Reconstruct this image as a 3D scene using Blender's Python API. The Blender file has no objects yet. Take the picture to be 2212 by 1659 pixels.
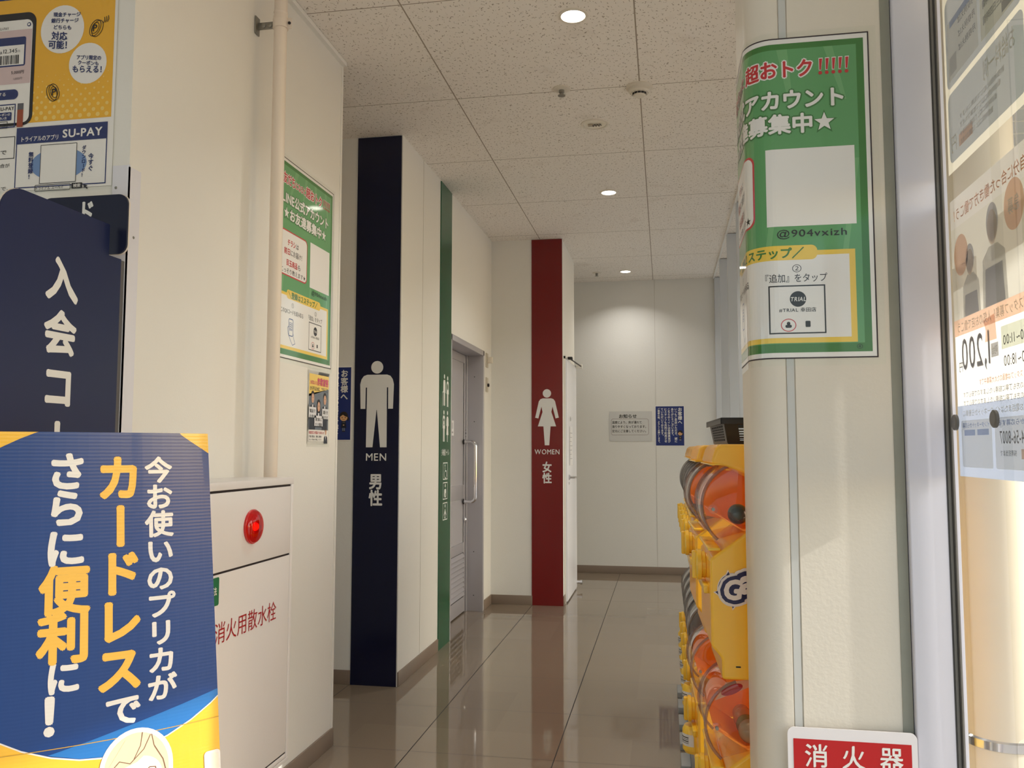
import bpy, bmesh, math, random
from mathutils import Vector, Matrix
random.seed(7)
SC = bpy.context.scene
COL = SC.collection
PI = math.pi

# ------------------------------------------------------------------ camera, light, exposure
cam_d = bpy.data.cameras.new('camera')
cam_d.sensor_width = 36.0
cam_d.lens = 36.0 * 1824.956 / 2212
cam_d.clip_start = 0.02
cam = bpy.data.objects.new('camera', cam_d)
COL.objects.link(cam)
_yaw, _pit, _rol = 0.17810, 0.07653, 0.00093
_F = Vector((-math.sin(_yaw)*math.cos(_pit), math.cos(_yaw)*math.cos(_pit), math.sin(_pit)))
_R = Vector((math.cos(_yaw), math.sin(_yaw), 0))
_U = _R.cross(_F)
_R2 = _R*math.cos(_rol) + _U*math.sin(_rol)
_U2 = _U*math.cos(_rol) - _R*math.sin(_rol)
cam.matrix_world = Matrix(((_R2.x, _U2.x, -_F.x, 0), (_R2.y, _U2.y, -_F.y, 0), (_R2.z, _U2.z, -_F.z, 1.2397), (0, 0, 0, 1)))
SC.camera = cam

SC.view_settings.view_transform = 'Standard'
SC.view_settings.look = 'None'
SC.view_settings.gamma = 1
SC.view_settings.exposure = 0.12
SC.view_settings.use_curve_mapping = False
SC.cycles.use_denoising = True
SC.cycles.max_bounces = 10
SC.cycles.diffuse_bounces = 6
SC.cycles.glossy_bounces = 5
SC.cycles.transmission_bounces = 6
SC.cycles.transparent_max_bounces = 24
SC.cycles.sample_clamp_indirect = 6

SUN_DIR = Vector((-0.87, 0.10, -0.485)).normalized()
world = bpy.data.worlds.new('world')
SC.world = world
world.use_nodes = True
wn = world.node_tree.nodes
sky = wn.new('ShaderNodeTexSky')
sky.sky_type = 'NISHITA'
sky.sun_disc = False
sky.sun_elevation = math.asin(-SUN_DIR.z)
sky.sun_rotation = math.atan2(-SUN_DIR.x, -SUN_DIR.y)
sky.air_density = 1.2
sky.dust_density = 2.0
wn['Background'].inputs[1].default_value = 0.29
world.node_tree.links.new(sky.outputs[0], wn['Background'].inputs[0])

sun_d = bpy.data.lights.new('sun', 'SUN')
sun_d.energy = 3.4
sun_d.color = (1.0, 0.96, 0.89)
sun_d.angle = 0.012
sun = bpy.data.objects.new('sun', sun_d)
COL.objects.link(sun)
sun.rotation_euler = SUN_DIR.to_track_quat('-Z', 'Y').to_euler()
sun.location = (6, -3, 6)

# ------------------------------------------------------------------ colours and materials
def lin(r, g, b):
    f = lambda c: (c/255/12.92) if c/255 <= 0.04045 else ((c/255+0.055)/1.055)**2.4
    return (f(r), f(g), f(b), 1.0)

MATS = {}
def mat(name, rgb, rough=0.5, metal=0.0, coat=0.0, bump=0.0, bump_scale=60.0, emit=None, emit_s=0.0, spec=0.5, var=0.0, var_scale=3.0):
    if name in MATS:
        return MATS[name]
    m = bpy.data.materials.new(name)
    m.use_nodes = True
    nt = m.node_tree
    b = nt.nodes['Principled BSDF']
    b.inputs['Base Color'].default_value = lin(*rgb)
    b.inputs['Roughness'].default_value = rough
    b.inputs['Metallic'].default_value = metal
    b.inputs['Coat Weight'].default_value = coat
    b.inputs['Coat Roughness'].default_value = 0.06
    b.inputs['Specular IOR Level'].default_value = spec
    if emit:
        b.inputs['Emission Color'].default_value = lin(*emit)
        b.inputs['Emission Strength'].default_value = emit_s
    tc = None
    if bump or var:
        tc = nt.nodes.new('ShaderNodeTexCoord')
    if bump:
        n = nt.nodes.new('ShaderNodeTexNoise')
        n.inputs['Scale'].default_value = bump_scale
        n.inputs['Detail'].default_value = 3
        nt.links.new(tc.outputs['Object'], n.inputs['Vector'])
        bp = nt.nodes.new('ShaderNodeBump')
        bp.inputs['Strength'].default_value = bump
        bp.inputs['Distance'].default_value = 0.01
        nt.links.new(n.outputs[0], bp.inputs['Height'])
        nt.links.new(bp.outputs[0], b.inputs['Normal'])
        if coat:
            nt.links.new(bp.outputs[0], b.inputs['Coat Normal'])
    if var:
        n2 = nt.nodes.new('ShaderNodeTexNoise')
        n2.inputs['Scale'].default_value = var_scale
        n2.inputs['Detail'].default_value = 4
        nt.links.new(tc.outputs['Object'], n2.inputs['Vector'])
        mx = nt.nodes.new('ShaderNodeMix')
        mx.data_type = 'RGBA'
        c = lin(*rgb)
        mx.inputs[6].default_value = tuple(max(0, v*(1-var)) for v in c[:3]) + (1,)
        mx.inputs[7].default_value = tuple(min(1, v*(1+var)) for v in c[:3]) + (1,)
        nt.links.new(n2.outputs[0], mx.inputs[0])
        nt.links.new(mx.outputs[2], b.inputs['Base Color'])
    MATS[name] = m
    return m

def see_through(name, tint, rough=0.02, fres=1.45, extra=0.0, gloss=(1, 1, 1)):
    """Thin clear sheet: tinted straight-through light plus a fresnel reflection and a little milkiness."""
    if name in MATS:
        return MATS[name]
    m = bpy.data.materials.new(name)
    m.use_nodes = True
    nt = m.node_tree
    nt.nodes.remove(nt.nodes['Principled BSDF'])
    out = nt.nodes['Material Output']
    t = nt.nodes.new('ShaderNodeBsdfTransparent')
    t.inputs[0].default_value = (*tint, 1)
    g = nt.nodes.new('ShaderNodeBsdfGlossy')
    g.inputs['Color'].default_value = (*gloss, 1)
    g.inputs['Roughness'].default_value = rough
    f0 = ((fres-1)/(fres+1))**2
    lw = nt.nodes.new('ShaderNodeLayerWeight'); lw.inputs[0].default_value = 0.5
    pw = nt.nodes.new('ShaderNodeMath'); pw.operation = 'POWER'; pw.inputs[1].default_value = 5.0
    nt.links.new(lw.outputs['Facing'], pw.inputs[0])
    fr = nt.nodes.new('ShaderNodeMath'); fr.operation = 'MULTIPLY_ADD'; fr.inputs[1].default_value = 1-f0; fr.inputs[2].default_value = f0
    nt.links.new(pw.outputs[0], fr.inputs[0])
    mx = nt.nodes.new('ShaderNodeMixShader')
    nt.links.new(fr.outputs[0], mx.inputs[0])
    nt.links.new(t.outputs[0], mx.inputs[1])
    nt.links.new(g.outputs[0], mx.inputs[2])
    last = mx
    if extra:
        d = nt.nodes.new('ShaderNodeBsdfDiffuse')
        d.inputs[0].default_value = (0.8, 0.78, 0.74, 1)
        m2 = nt.nodes.new('ShaderNodeMixShader')
        m2.inputs[0].default_value = extra
        nt.links.new(mx.outputs[0], m2.inputs[1])
        nt.links.new(d.outputs[0], m2.inputs[2])
        last = m2
    nt.links.new(last.outputs[0], out.inputs['Surface'])
    MATS[name] = m
    return m

def translucent(name, rgb, amount=0.35, rough=0.3, coat=0.3):
    if name in MATS:
        return MATS[name]
    m = mat(name, rgb, rough, coat=coat)
    nt = m.node_tree
    out = nt.nodes['Material Output']
    tr = nt.nodes.new('ShaderNodeBsdfTranslucent')
    tr.inputs[0].default_value = lin(*rgb)
    mx = nt.nodes.new('ShaderNodeMixShader')
    mx.inputs[0].default_value = amount
    nt.links.new(nt.nodes['Principled BSDF'].outputs[0], mx.inputs[1])
    nt.links.new(tr.outputs[0], mx.inputs[2])
    nt.links.new(mx.outputs[0], out.inputs['Surface'])
    return m

WALL = mat('wall_paint', (226, 225, 220), 0.5, bump=0.08, bump_scale=140, var=0.03, var_scale=1.6)
WALL_GLOSS = mat('wall_panel_paint', (228, 226, 220), 0.3, bump=0.05, bump_scale=160, var=0.03, var_scale=2.0)
SEAM = mat('wall_seam', (190, 186, 176), 0.6)
BASE = mat('baseboard_vinyl', (132, 116, 102), 0.4)
TRIM = mat('white_trim', (232, 230, 224), 0.35)
FIN = mat('fin_paint', (205, 210, 216), 0.4)
ALU = mat('aluminium', (186, 184, 190), 0.38, metal=0.55)
ALU_L = mat('frame_aluminium', (222, 221, 232), 0.5)
ALU_D = mat('dark_gasket', (84, 82, 80), 0.5)
CHROME = mat('chrome', (225, 225, 228), 0.12, metal=1.0)
STEEL = mat('galvanised_steel', (150, 148, 140), 0.4, metal=0.8, var=0.1, var_scale=40)
BLACK = mat('black_line', (24, 20, 22), 0.5)
GLASS_1 = see_through('entrance_glass', (0.97, 0.975, 0.97), 0.0, 1.32)
GLASS = see_through('window_glass', (0.97, 0.975, 0.97), 0.0)

def _floor_mat():
    m = bpy.data.materials.new('polished_floor_tile')
    m.use_nodes = True
    nt = m.node_tree; N = nt.nodes; L = nt.links
    b = N['Principled BSDF']
    geo = N.new('ShaderNodeNewGeometry')
    sep = N.new('ShaderNodeSeparateXYZ')
    L.new(geo.outputs['Position'], sep.inputs[0])
    def line(sock, off, half):
        a = N.new('ShaderNodeMath'); a.operation = 'SUBTRACT'; L.new(sock, a.inputs[0]); a.inputs[1].default_value = off
        d = N.new('ShaderNodeMath'); d.operation = 'DIVIDE'; L.new(a.outputs[0], d.inputs[0]); d.inputs[1].default_value = 0.6
        s = N.new('ShaderNodeMath'); s.operation = 'ADD'; L.new(d.outputs[0], s.inputs[0]); s.inputs[1].default_value = 0.5
        f = N.new('ShaderNodeMath'); f.operation = 'FLOORED_MODULO'; L.new(s.outputs[0], f.inputs[0]); f.inputs[1].default_value = 1.0
        c = N.new('ShaderNodeMath'); c.operation = 'SUBTRACT'; L.new(f.outputs[0], c.inputs[0]); c.inputs[1].default_value = 0.5
        ab = N.new('ShaderNodeMath'); ab.operation = 'ABSOLUTE'; L.new(c.outputs[0], ab.inputs[0])
        lt = N.new('ShaderNodeMath'); lt.operation = 'LESS_THAN'; L.new(ab.outputs[0], lt.inputs[0]); lt.inputs[1].default_value = half/0.6
        fl = N.new('ShaderNodeMath'); fl.operation = 'FLOOR'; L.new(s.outputs[0], fl.inputs[0])
        return lt.outputs[0], fl.outputs[0]
    lx, ix = line(sep.outputs[0], -1.0499, 0.0021)
    ly, iy = line(sep.outputs[1], 3.4488, 0.0017)
    comb = N.new('ShaderNodeCombineXYZ'); L.new(ix, comb.inputs[0]); L.new(iy, comb.inputs[1])
    wn_ = N.new('ShaderNodeTexWhiteNoise'); wn_.noise_dimensions = '2D'; L.new(comb.outputs[0], wn_.inputs['Vector'])
    ns = N.new('ShaderNodeTexNoise'); ns.inputs['Scale'].default_value = 220; ns.inputs['Detail'].default_value = 2
    L.new(geo.outputs['Position'], ns.inputs['Vector'])
    ad = N.new('ShaderNodeMath'); ad.operation = 'ADD'; L.new(wn_.outputs[0], ad.inputs[0]); L.new(ns.outputs[0], ad.inputs[1])
    hf = N.new('ShaderNodeMath'); hf.operation = 'MULTIPLY'; L.new(ad.outputs[0], hf.inputs[0]); hf.inputs[1].default_value = 0.5
    mx = N.new('ShaderNodeMix'); mx.data_type = 'RGBA'
    mx.inputs[6].default_value = lin(132, 118, 102); mx.inputs[7].default_value = lin(144, 130, 113)
    L.new(hf.outputs[0], mx.inputs[0])
    gy = N.new('ShaderNodeMix'); gy.data_type = 'RGBA'; gy.inputs[7].default_value = lin(76, 66, 56)
    L.new(ly, gy.inputs[0]); L.new(mx.outputs[2], gy.inputs[6])
    gx = N.new('ShaderNodeMix'); gx.data_type = 'RGBA'; gx.inputs[7].default_value = lin(34, 28, 24)
    L.new(lx, gx.inputs[0]); L.new(gy.outputs[2], gx.inputs[6])
    L.new(gx.outputs[2], b.inputs['Base Color'])
    mm = N.new('ShaderNodeMath'); mm.operation = 'MAXIMUM'; L.new(lx, mm.inputs[0]); L.new(ly, mm.inputs[1])
    mr = N.new('ShaderNodeMapRange'); L.new(mm.outputs[0], mr.inputs[0]); mr.inputs[3].default_value = 0.045; mr.inputs[4].default_value = 0.7
    L.new(mr.outputs[0], b.inputs['Roughness'])
    b.inputs['IOR'].default_value = 1.55
    return m
FLOOR = _floor_mat()

def _ceiling_mat():
    m = bpy.data.materials.new('mineral_fibre_tile')
    m.use_nodes = True
    nt = m.node_tree; N = nt.nodes; L = nt.links
    b = N['Principled BSDF']
    b.inputs['Roughness'].default_value = 0.9
    geo = N.new('ShaderNodeNewGeometry')
    sep = N.new('ShaderNodeSeparateXYZ'); L.new(geo.outputs['Position'], sep.inputs[0])
    def line(sock, off, pitch, half):
        a = N.new('ShaderNodeMath'); a.operation = 'SUBTRACT'; L.new(sock, a.inputs[0]); a.inputs[1].default_value = off - pitch/2
        f = N.new('ShaderNodeMath'); f.operation = 'FLOORED_MODULO'; L.new(a.outputs[0], f.inputs[0]); f.inputs[1].default_value = pitch
        c = N.new('ShaderNodeMath'); c.operation = 'SUBTRACT'; L.new(f.outputs[0], c.inputs[0]); c.inputs[1].default_value = pitch/2
        ab = N.new('ShaderNodeMath'); ab.operation = 'ABSOLUTE'; L.new(c.outputs[0], ab.inputs[0])
        lt = N.new('ShaderNodeMath'); lt.operation = 'LESS_THAN'; L.new(ab.outputs[0], lt.inputs[0]); lt.inputs[1].default_value = half
        return lt.outputs[0]
    lx = line(sep.outputs[0], -0.985, 0.891, 0.0030)
    ly = line(sep.outputs[1], 3.027, 0.897, 0.0026)
    # short curved fissures: a warped voronoi, stretched by two noises
    n1 = N.new('ShaderNodeTexNoise'); n1.inputs['Scale'].default_value = 55; n1.inputs['Detail'].default_value = 1
    L.new(geo.outputs['Position'], n1.inputs['Vector'])
    sc = N.new('ShaderNodeVectorMath'); sc.operation = 'SCALE'; sc.inputs['Scale'].default_value = 0.034
    L.new(n1.outputs['Color'], sc.inputs[0])
    add = N.new('ShaderNodeVectorMath'); L.new(geo.outputs['Position'], add.inputs[0]); L.new(sc.outputs[0], add.inputs[1])
    mp = N.new('ShaderNodeMapping'); mp.inputs['Rotation'].default_value = (0, 0, 0.5); mp.inputs['Scale'].default_value = (1.5, 0.62, 0.0)
    L.new(add.outputs[0], mp.inputs[0])
    vo = N.new('ShaderNodeTexVoronoi'); vo.inputs['Scale'].default_value = 46; vo.voronoi_dimensions = '2D'
    L.new(mp.outputs[0], vo.inputs['Vector'])
    lt = N.new('ShaderNodeMapRange'); L.new(vo.outputs['Distance'], lt.inputs[0])
    lt.inputs[1].default_value = 0.08; lt.inputs[2].default_value = 0.15; lt.inputs[3].default_value = 1; lt.inputs[4].default_value = 0
    # soft dirt
    n2 = N.new('ShaderNodeTexNoise'); n2.inputs['Scale'].default_value = 7; n2.inputs['Detail'].default_value = 5
    L.new(geo.outputs['Position'], n2.inputs['Vector'])
    mr = N.new('ShaderNodeMapRange'); L.new(n2.outputs[0], mr.inputs[0]); mr.inputs[1].default_value = 0.6; mr.inputs[2].default_value = 0.8; mr.inputs[4].default_value = 0.5
    bs = N.new('ShaderNodeMix'); bs.data_type = 'RGBA'; bs.inputs[6].default_value = lin(238, 232, 224); bs.inputs[7].default_value = lin(214, 204, 192)
    L.new(mr.outputs[0], bs.inputs[0])
    m1 = N.new('ShaderNodeMix'); m1.data_type = 'RGBA'; m1.inputs[7].default_value = lin(158, 146, 132)
    L.new(lt.outputs[0], m1.inputs[0]); L.new(bs.outputs[2], m1.inputs[6])
    mm = N.new('ShaderNodeMath'); mm.operation = 'MAXIMUM'; L.new(lx, mm.inputs[0]); L.new(ly, mm.inputs[1])
    m2 = N.new('ShaderNodeMix'); m2.data_type = 'RGBA'; m2.inputs[7].default_value = lin(158, 146, 132)
    L.new(mm.outputs[0], m2.inputs[0]); L.new(m1.outputs[2], m2.inputs[6])
    L.new(m2.outputs[2], b.inputs['Base Color'])
    return m
CEIL = _ceiling_mat()

# ------------------------------------------------------------------ mesh helpers
class MB:
    def __init__(s):
        s.v = []; s.f = []; s.m = []; s.mats = []
    def _mi(s, m):
        if m not in s.mats: s.mats.append(m)
        return s.mats.index(m)
    def add(s, vs, fs, m):
        o = len(s.v); k = s._mi(m)
        s.v += [tuple(p) for p in vs]
        for f in fs:
            s.f.append(tuple(o+i for i in f)); s.m.append(k)
        return s
    def box(s, a, b, m, bev=0.0):
        (x0, y0, z0), (x1, y1, z1) = a, b
        if bev:
            bm = bmesh.new()
            vs = [bm.verts.new(p) for p in ((x0,y0,z0),(x1,y0,z0),(x1,y1,z0),(x0,y1,z0),(x0,y0,z1),(x1,y0,z1),(x1,y1,z1),(x0,y1,z1))]
            for f in ((0,3,2,1),(4,5,6,7),(0,1,5,4),(1,2,6,5),(2,3,7,6),(3,0,4,7)):
                bm.faces.new([vs[i] for i in f])
            bmesh.ops.bevel(bm, geom=bm.edges[:], offset=bev, segments=3, profile=0.5, affect='EDGES')
            bm.verts.index_update()
            s.add([v.co[:] for v in bm.verts], [[v.index for v in f.verts] for f in bm.faces], m)
            bm.free()
            return s
        return s.add(((x0,y0,z0),(x1,y0,z0),(x1,y1,z0),(x0,y1,z0),(x0,y0,z1),(x1,y0,z1),(x1,y1,z1),(x0,y1,z1)),
                     ((0,3,2,1),(4,5,6,7),(0,1,5,4),(1,2,6,5),(2,3,7,6),(3,0,4,7)), m)
    def prism(s, pts, d0, d1, m, frame):
        """Extrude a 2-D outline: frame(u, v, d) -> point."""
        n = len(pts)
        vs = [frame(u, v, d0) for u, v in pts] + [frame(u, v, d1) for u, v in pts]
        fs = [tuple(range(n-1, -1, -1)), tuple(range(n, 2*n))] + [(i, (i+1) % n, n+(i+1) % n, n+i) for i in range(n)]
        return s.add(vs, fs, m)
    def lathe(s, prof, m, org=(0, 0, 0), ax=(0, 0, 1), seg=32):
        ax = Vector(ax).normalized(); t = ax.orthogonal().normalized(); b = ax.cross(t); o = Vector(org)
        vs = []; fs = []
        for r, h in prof:
            for i in range(seg):
                a = 2*PI*i/seg
                vs.append(o + ax*h + (t*math.cos(a) + b*math.sin(a))*r)
        for j in range(len(prof)-1):
            for i in range(seg):
                k = (i+1) % seg
                fs.append((j*seg+i, j*seg+k, (j+1)*seg+k, (j+1)*seg+i))
        if prof[0][0] > 1e-6: fs.append(tuple(range(seg-1, -1, -1)))
        if prof[-1][0] > 1e-6: fs.append(tuple((len(prof)-1)*seg+i for i in range(seg)))
        return s.add(vs, fs, m)
    def tube(s, path, r, m, seg=12, cap=True):
        P = [Vector(p) for p in path]; vs = []; fs = []; up = None
        for i, p in enumerate(P):
            d = ((P[min(i+1, len(P)-1)]-p).normalized() + (p-P[max(i-1, 0)]).normalized()).normalized()
            if up is None: up = d.orthogonal().normalized()
            up = (up - d*up.dot(d)).normalized(); sd = d.cross(up)
            for k in range(seg):
                a = 2*PI*k/seg
                vs.append(p + (up*math.cos(a)+sd*math.sin(a))*r)
        for j in range(len(P)-1):
            for k in range(seg):
                q = (k+1) % seg
                fs.append((j*seg+k, j*seg+q, (j+1)*seg+q, (j+1)*seg+k))
        if cap:
            fs.append(tuple(range(seg-1, -1, -1))); fs.append(tuple((len(P)-1)*seg+k for k in range(seg)))
        return s.add(vs, fs, m)
    def ball(s, c, r, m, seg=20, rings=12, sc=(1, 1, 1)):
        vs = []; fs = []
        for j in range(rings+1):
            t = PI*j/rings
            for i in range(seg):
                a = 2*PI*i/seg
                vs.append((c[0]+r*sc[0]*math.sin(t)*math.cos(a), c[1]+r*sc[1]*math.sin(t)*math.sin(a), c[2]+r*sc[2]*math.cos(t)))
        for j in range(rings):
            for i in range(seg):
                k = (i+1) % seg
                if j == 0: fs.append((i, (j+1)*seg+i, (j+1)*seg+k))
                elif j == rings-1: fs.append((j*seg+i, (j+1)*seg+i, j*seg+k))
                else: fs.append((j*seg+i, (j+1)*seg+i, (j+1)*seg+k, j*seg+k))
        return s.add(vs, fs, m)
    def build(s, name, parent=None, loc=None, matrix=None, smooth=True):
        me = bpy.data.meshes.new(name)
        me.from_pydata(s.v, [], s.f)
        for m in s.mats: me.materials.append(m)
        me.polygons.foreach_set('material_index', s.m)
        bm = bmesh.new(); bm.from_mesh(me)
        bmesh.ops.remove_doubles(bm, verts=bm.verts, dist=1e-6)
        bm.to_mesh(me); bm.free()
        if smooth and len(me.polygons):
            me.polygons.foreach_set('use_smooth', [True]*len(me.polygons))
            me.set_sharp_from_angle(angle=math.radians(32))
        o = bpy.data.objects.new(name, me)
        COL.objects.link(o)
        if parent is not None: o.parent = parent
        if matrix is not None: o.matrix_local = matrix
        elif loc is not None: o.location = loc
        return o

def tag(o, label=None, cat=None, group=None, kind=None):
    if label: o['label'] = label
    if cat: o['category'] = cat
    if group: o['group'] = group
    if kind: o['kind'] = kind
    return o

def empty(name, loc, label, cat, group=None, rz=0.0):
    o = bpy.data.objects.new(name, None)
    o.empty_display_size = 0.05
    COL.objects.link(o)
    o.location = loc; o.rotation_euler = (0, 0, rz)
    return tag(o, label, cat, group)

def copy_tree(o, parent=None):
    c = o.copy(); COL.objects.link(c)
    if parent is not None: c.parent = parent
    for ch in list(o.children): copy_tree(ch, c)
    return c

def struct(mb, name, parent=None, loc=None):
    o = mb.build(name, parent, loc)
    if parent is None: o['kind'] = 'structure'
    return o

# ------------------------------------------------------------------ printed sheets
_fc = bpy.data.curves.new('glyphs', 'FONT')
_fo = bpy.data.objects.new('glyphs', _fc)
_gl = {}
def glyph(ch, bold):
    k = ch
    if k not in _gl:
        _fc.body = ch;  _fc.resolution_u = 3
        me = bpy.data.meshes.new_from_object(_fo)
        vs = [(v.co.x, v.co.y) for v in me.vertices]
        fs = [tuple(p.vertices) for p in me.polygons]
        bpy.data.meshes.remove(me)
        wide = ord(ch) > 0x2000
        if vs:
            adv = 1.0 if wide else max(v[0] for v in vs) + 0.09
        else:
            adv = 1.0 if ch == '\u3000' else 0.3
        _gl[k] = (vs, fs, adv)
    return _gl[k]

ROT = '\u30fc\u301c~-'
class Sheet:
    """A printed sheet w x h with a mesh per named part; point(x, y, d) maps canvas to local space (d = height of the ink)."""
    def __init__(s, w, h, point=None, mirror=False):
        s.w = w; s.h = h; s.point = point or (lambda x, y, d: (x, y, d)); s.mirror = mirror
        s.parts = {}; s.cuts = None; s.step = 0.0004; s.clip = None
    def _p(s, part):
        return s.parts.setdefault(part, MB())
    def raw(s, pts, faces, m, lv, part):
        if s.mirror:
            pts = [(s.w-x, y) for x, y in pts]; faces = [tuple(reversed(f)) for f in faces]
        s._p(part).add([(x, y, lv*s.step) for x, y in pts], faces, m)
    def poly(s, pts, m, lv=1, part='sheet'):
        a = sum(pts[i][0]*pts[(i+1) % len(pts)][1]-pts[(i+1) % len(pts)][0]*pts[i][1] for i in range(len(pts)))
        if a < 0: pts = pts[::-1]
        s.raw(list(pts), [tuple(range(len(pts)))], m, lv, part)
    def rect(s, x0, y0, x1, y1, m, lv=1, part='sheet'):
        s.poly([(x0, y0), (x1, y0), (x1, y1), (x0, y1)], m, lv, part)
    def ellipse(s, cx, cy, rx, ry, m, lv=2, part='sheet', n=36, rot=0.0):
        c, q = math.cos(rot), math.sin(rot)
        s.poly([(cx+rx*math.cos(2*PI*i/n)*c-ry*math.sin(2*PI*i/n)*q, cy+rx*math.cos(2*PI*i/n)*q+ry*math.sin(2*PI*i/n)*c) for i in range(n)], m, lv, part)
    @staticmethod
    def rr(x0, y0, x1, y1, r, n=8):
        out = []
        for cx, cy, a0 in ((x1-r, y0+r, -PI/2), (x1-r, y1-r, 0), (x0+r, y1-r, PI/2), (x0+r, y0+r, PI)):
            out += [(cx+r*math.cos(a0+PI/2*i/n), cy+r*math.sin(a0+PI/2*i/n)) for i in range(n+1)]
        return out
    def rrect(s, x0, y0, x1, y1, r, m, lv=1, part='sheet'):
        s.poly(s.rr(x0, y0, x1, y1, r), m, lv, part)
    def line(s, pts, wd, m, lv=3, part='sheet', closed=False):
        n = len(pts)
        L, R = [], []
        for i in range(n):
            p = Vector(pts[i])
            a = Vector(pts[(i-1) % n]) if (closed or i > 0) else None
            b = Vector(pts[(i+1) % n]) if (closed or i < n-1) else None
            d1 = (p-a).normalized() if a is not None else None
            d2 = (b-p).normalized() if b is not None else None
            d = ((d1 or d2)+(d2 or d1))
            d = d.normalized() if d.length > 1e-9 else (d2 or d1)
            nr = Vector((-d.y, d.x))
            q = d1 or d2
            k = wd/2/max(0.35, nr.dot(Vector((-q.y, q.x))))
            L.append(tuple(p+nr*k)); R.append(tuple(p-nr*k))
        fs = []
        for i in range(n if closed else n-1):
            j = (i+1) % n
            fs.append((n+i, n+j, j, i))
        s.raw(L+R, fs, m, lv, part)
    def frame(s, x0, y0, x1, y1, wd, m, lv=3, part='sheet', r=0.0):
        h = wd/2
        pts = s.rr(x0+h, y0+h, x1-h, y1-h, r) if r else [(x0+h, y0+h), (x1-h, y0+h), (x1-h, y1-h), (x0+h, y1-h)]
        s.line(pts, wd, m, lv, part, closed=True)
    def star(s, cx, cy, r, m, lv=4, part='sheet'):
        s.poly([(cx+(r if i % 2 == 0 else r*0.42)*math.sin(PI*i/5), cy+(r if i % 2 == 0 else r*0.42)*math.cos(PI*i/5)) for i in range(10)], m, lv, part)
    @staticmethod
    def shifts(bold):
        e = bold*0.8
        if bold < 0.004: return [(0, 0)]
        if bold < 0.025: return [(0, 0), (e, e), (-e, -e)]
        e *= 1.15
        return [(0, 0)] + [(e*math.cos(PI*k/4), e*math.sin(PI*k/4)) for k in range(8)]
    def text(s, t, x0, y0, x1, y1, m, lv=5, bold=0.012, part='sheet', slant=0.0, tilt=0.0, fit=True):
        """One line of text whose ink fills the box; tilt raises the line's right end by that much."""
        V = []; F = []; x = 0.0
        for ch in t:
            vs, fs, adv = glyph(ch, bold)
            o = len(V)
            V += [(x+a, b) for a, b in vs]
            F += [tuple(o+i for i in f) for f in fs]
            x += adv
        if not V: return
        ax, bx = min(v[0] for v in V), max(v[0] for v in V)
        ay, by = min(v[1] for v in V), max(v[1] for v in V)
        if not fit: ay, by = min(ay, -0.08), max(by, 0.8)
        sx = (x1-x0)/max(1e-6, bx-ax); sy = (y1-y0)/max(1e-6, by-ay)
        for k, (ex, ey) in enumerate(s.shifts(bold)):
            ex *= min(sx, sy)*1.0; ey *= min(sx, sy)
            s.raw([(x0+ex+(a-ax)*sx+slant*(b-ay)*sy, y0+ey+(b-ay)*sy+tilt*(a-ax)/max(1e-6, bx-ax)) for a, b in V], F, m, lv+0.09*k, part)
    def column(s, t, xc, y1, cell, m, lv=5, bold=0.012, part='sheet', wide=1.0, pitch=None):
        """Vertical writing from the top y1 downwards, one cell per character, centred on xc."""
        y = y1
        for ch in t:
            vs, fs, _ = glyph(ch, bold)
            out = []
            for a, b in vs:
                u, v = a-0.5, b-0.36
                if ch in ROT: u, v = v, -u
                if ch in '\u3001\u3002': u, v = u+0.62, v+0.62
                out.append((u, v))
            for k, (ex, ey) in enumerate(s.shifts(bold)):
                s.raw([(xc+(u+ex)*cell*wide, y-cell/2+(v+ey)*cell) for u, v in out], fs, m, lv+0.09*k, part)
            y -= pitch or cell
        return y
    def finish(s, name, parent=None, matrix=None, label=None, cat=None, group=None, back=None, thick=0.0006, shell=True):
        root = None
        names = ['sheet'] + [k for k in s.parts if k != 'sheet']
        for pn in names:
            mb = s.parts.get(pn)
            if mb is None: continue
            if s.cuts or s.clip is not None:
                bm = bmesh.new()
                bv = [bm.verts.new(v) for v in mb.v]
                for f, k in zip(mb.f, mb.m):
                    try:
                        nf = bm.faces.new([bv[i] for i in f]); nf.material_index = k
                    except ValueError:
                        pass
                for c in (s.cuts or []):
                    bmesh.ops.bisect_plane(bm, geom=bm.verts[:]+bm.edges[:]+bm.faces[:], plane_co=(c, 0, 0), plane_no=(1, 0, 0), dist=1e-7)
                if s.clip is not None:
                    bmesh.ops.bisect_plane(bm, geom=bm.verts[:]+bm.edges[:]+bm.faces[:], plane_co=(s.clip, 0, 0), plane_no=(1, 0, 0), dist=1e-7, clear_inner=True)
                bm.verts.index_update()
                mb.v = [v.co[:] for v in bm.verts]; mb.f = [tuple(v.index for v in f.verts) for f in bm.faces]; mb.m = [f.material_index for f in bm.faces]
                bm.free()
            mb.v = [tuple(s.point(x, y, d)) for x, y, d in mb.v]
            if root is None:
                root = mb.build(name, parent, matrix=matrix, smooth=False)
                if label: tag(root, label, cat, group)
            else:
                mb.build(pn.split('#')[0], root, smooth=False)
        return root

def frame_mat(O, U, V, N):
    U, V, N = Vector(U), Vector(V), Vector(N)
    return Matrix(((U.x, V.x, N.x, O[0]), (U.y, V.y, N.y, O[1]), (U.z, V.z, N.z, O[2]), (0, 0, 0, 1)))
def on_left(y, z, x=-1.39):   # on a wall that faces +X, canvas origin at its lower near corner
    return frame_mat((x, y, z), (0, 1, 0), (0, 0, 1), (1, 0, 0))
def on_front(x, z, y):        # on a wall that faces the entrance
    return frame_mat((x, y, z), (1, 0, 0), (0, 0, 1), (0, -1, 0))

INK = {}
def ink(name, rgb, rough=0.35, coat=0.0, bump=0.0, bump_scale=9.0):
    return mat('ink_'+name, rgb, rough, coat=coat, bump=bump, bump_scale=bump_scale)

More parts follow.
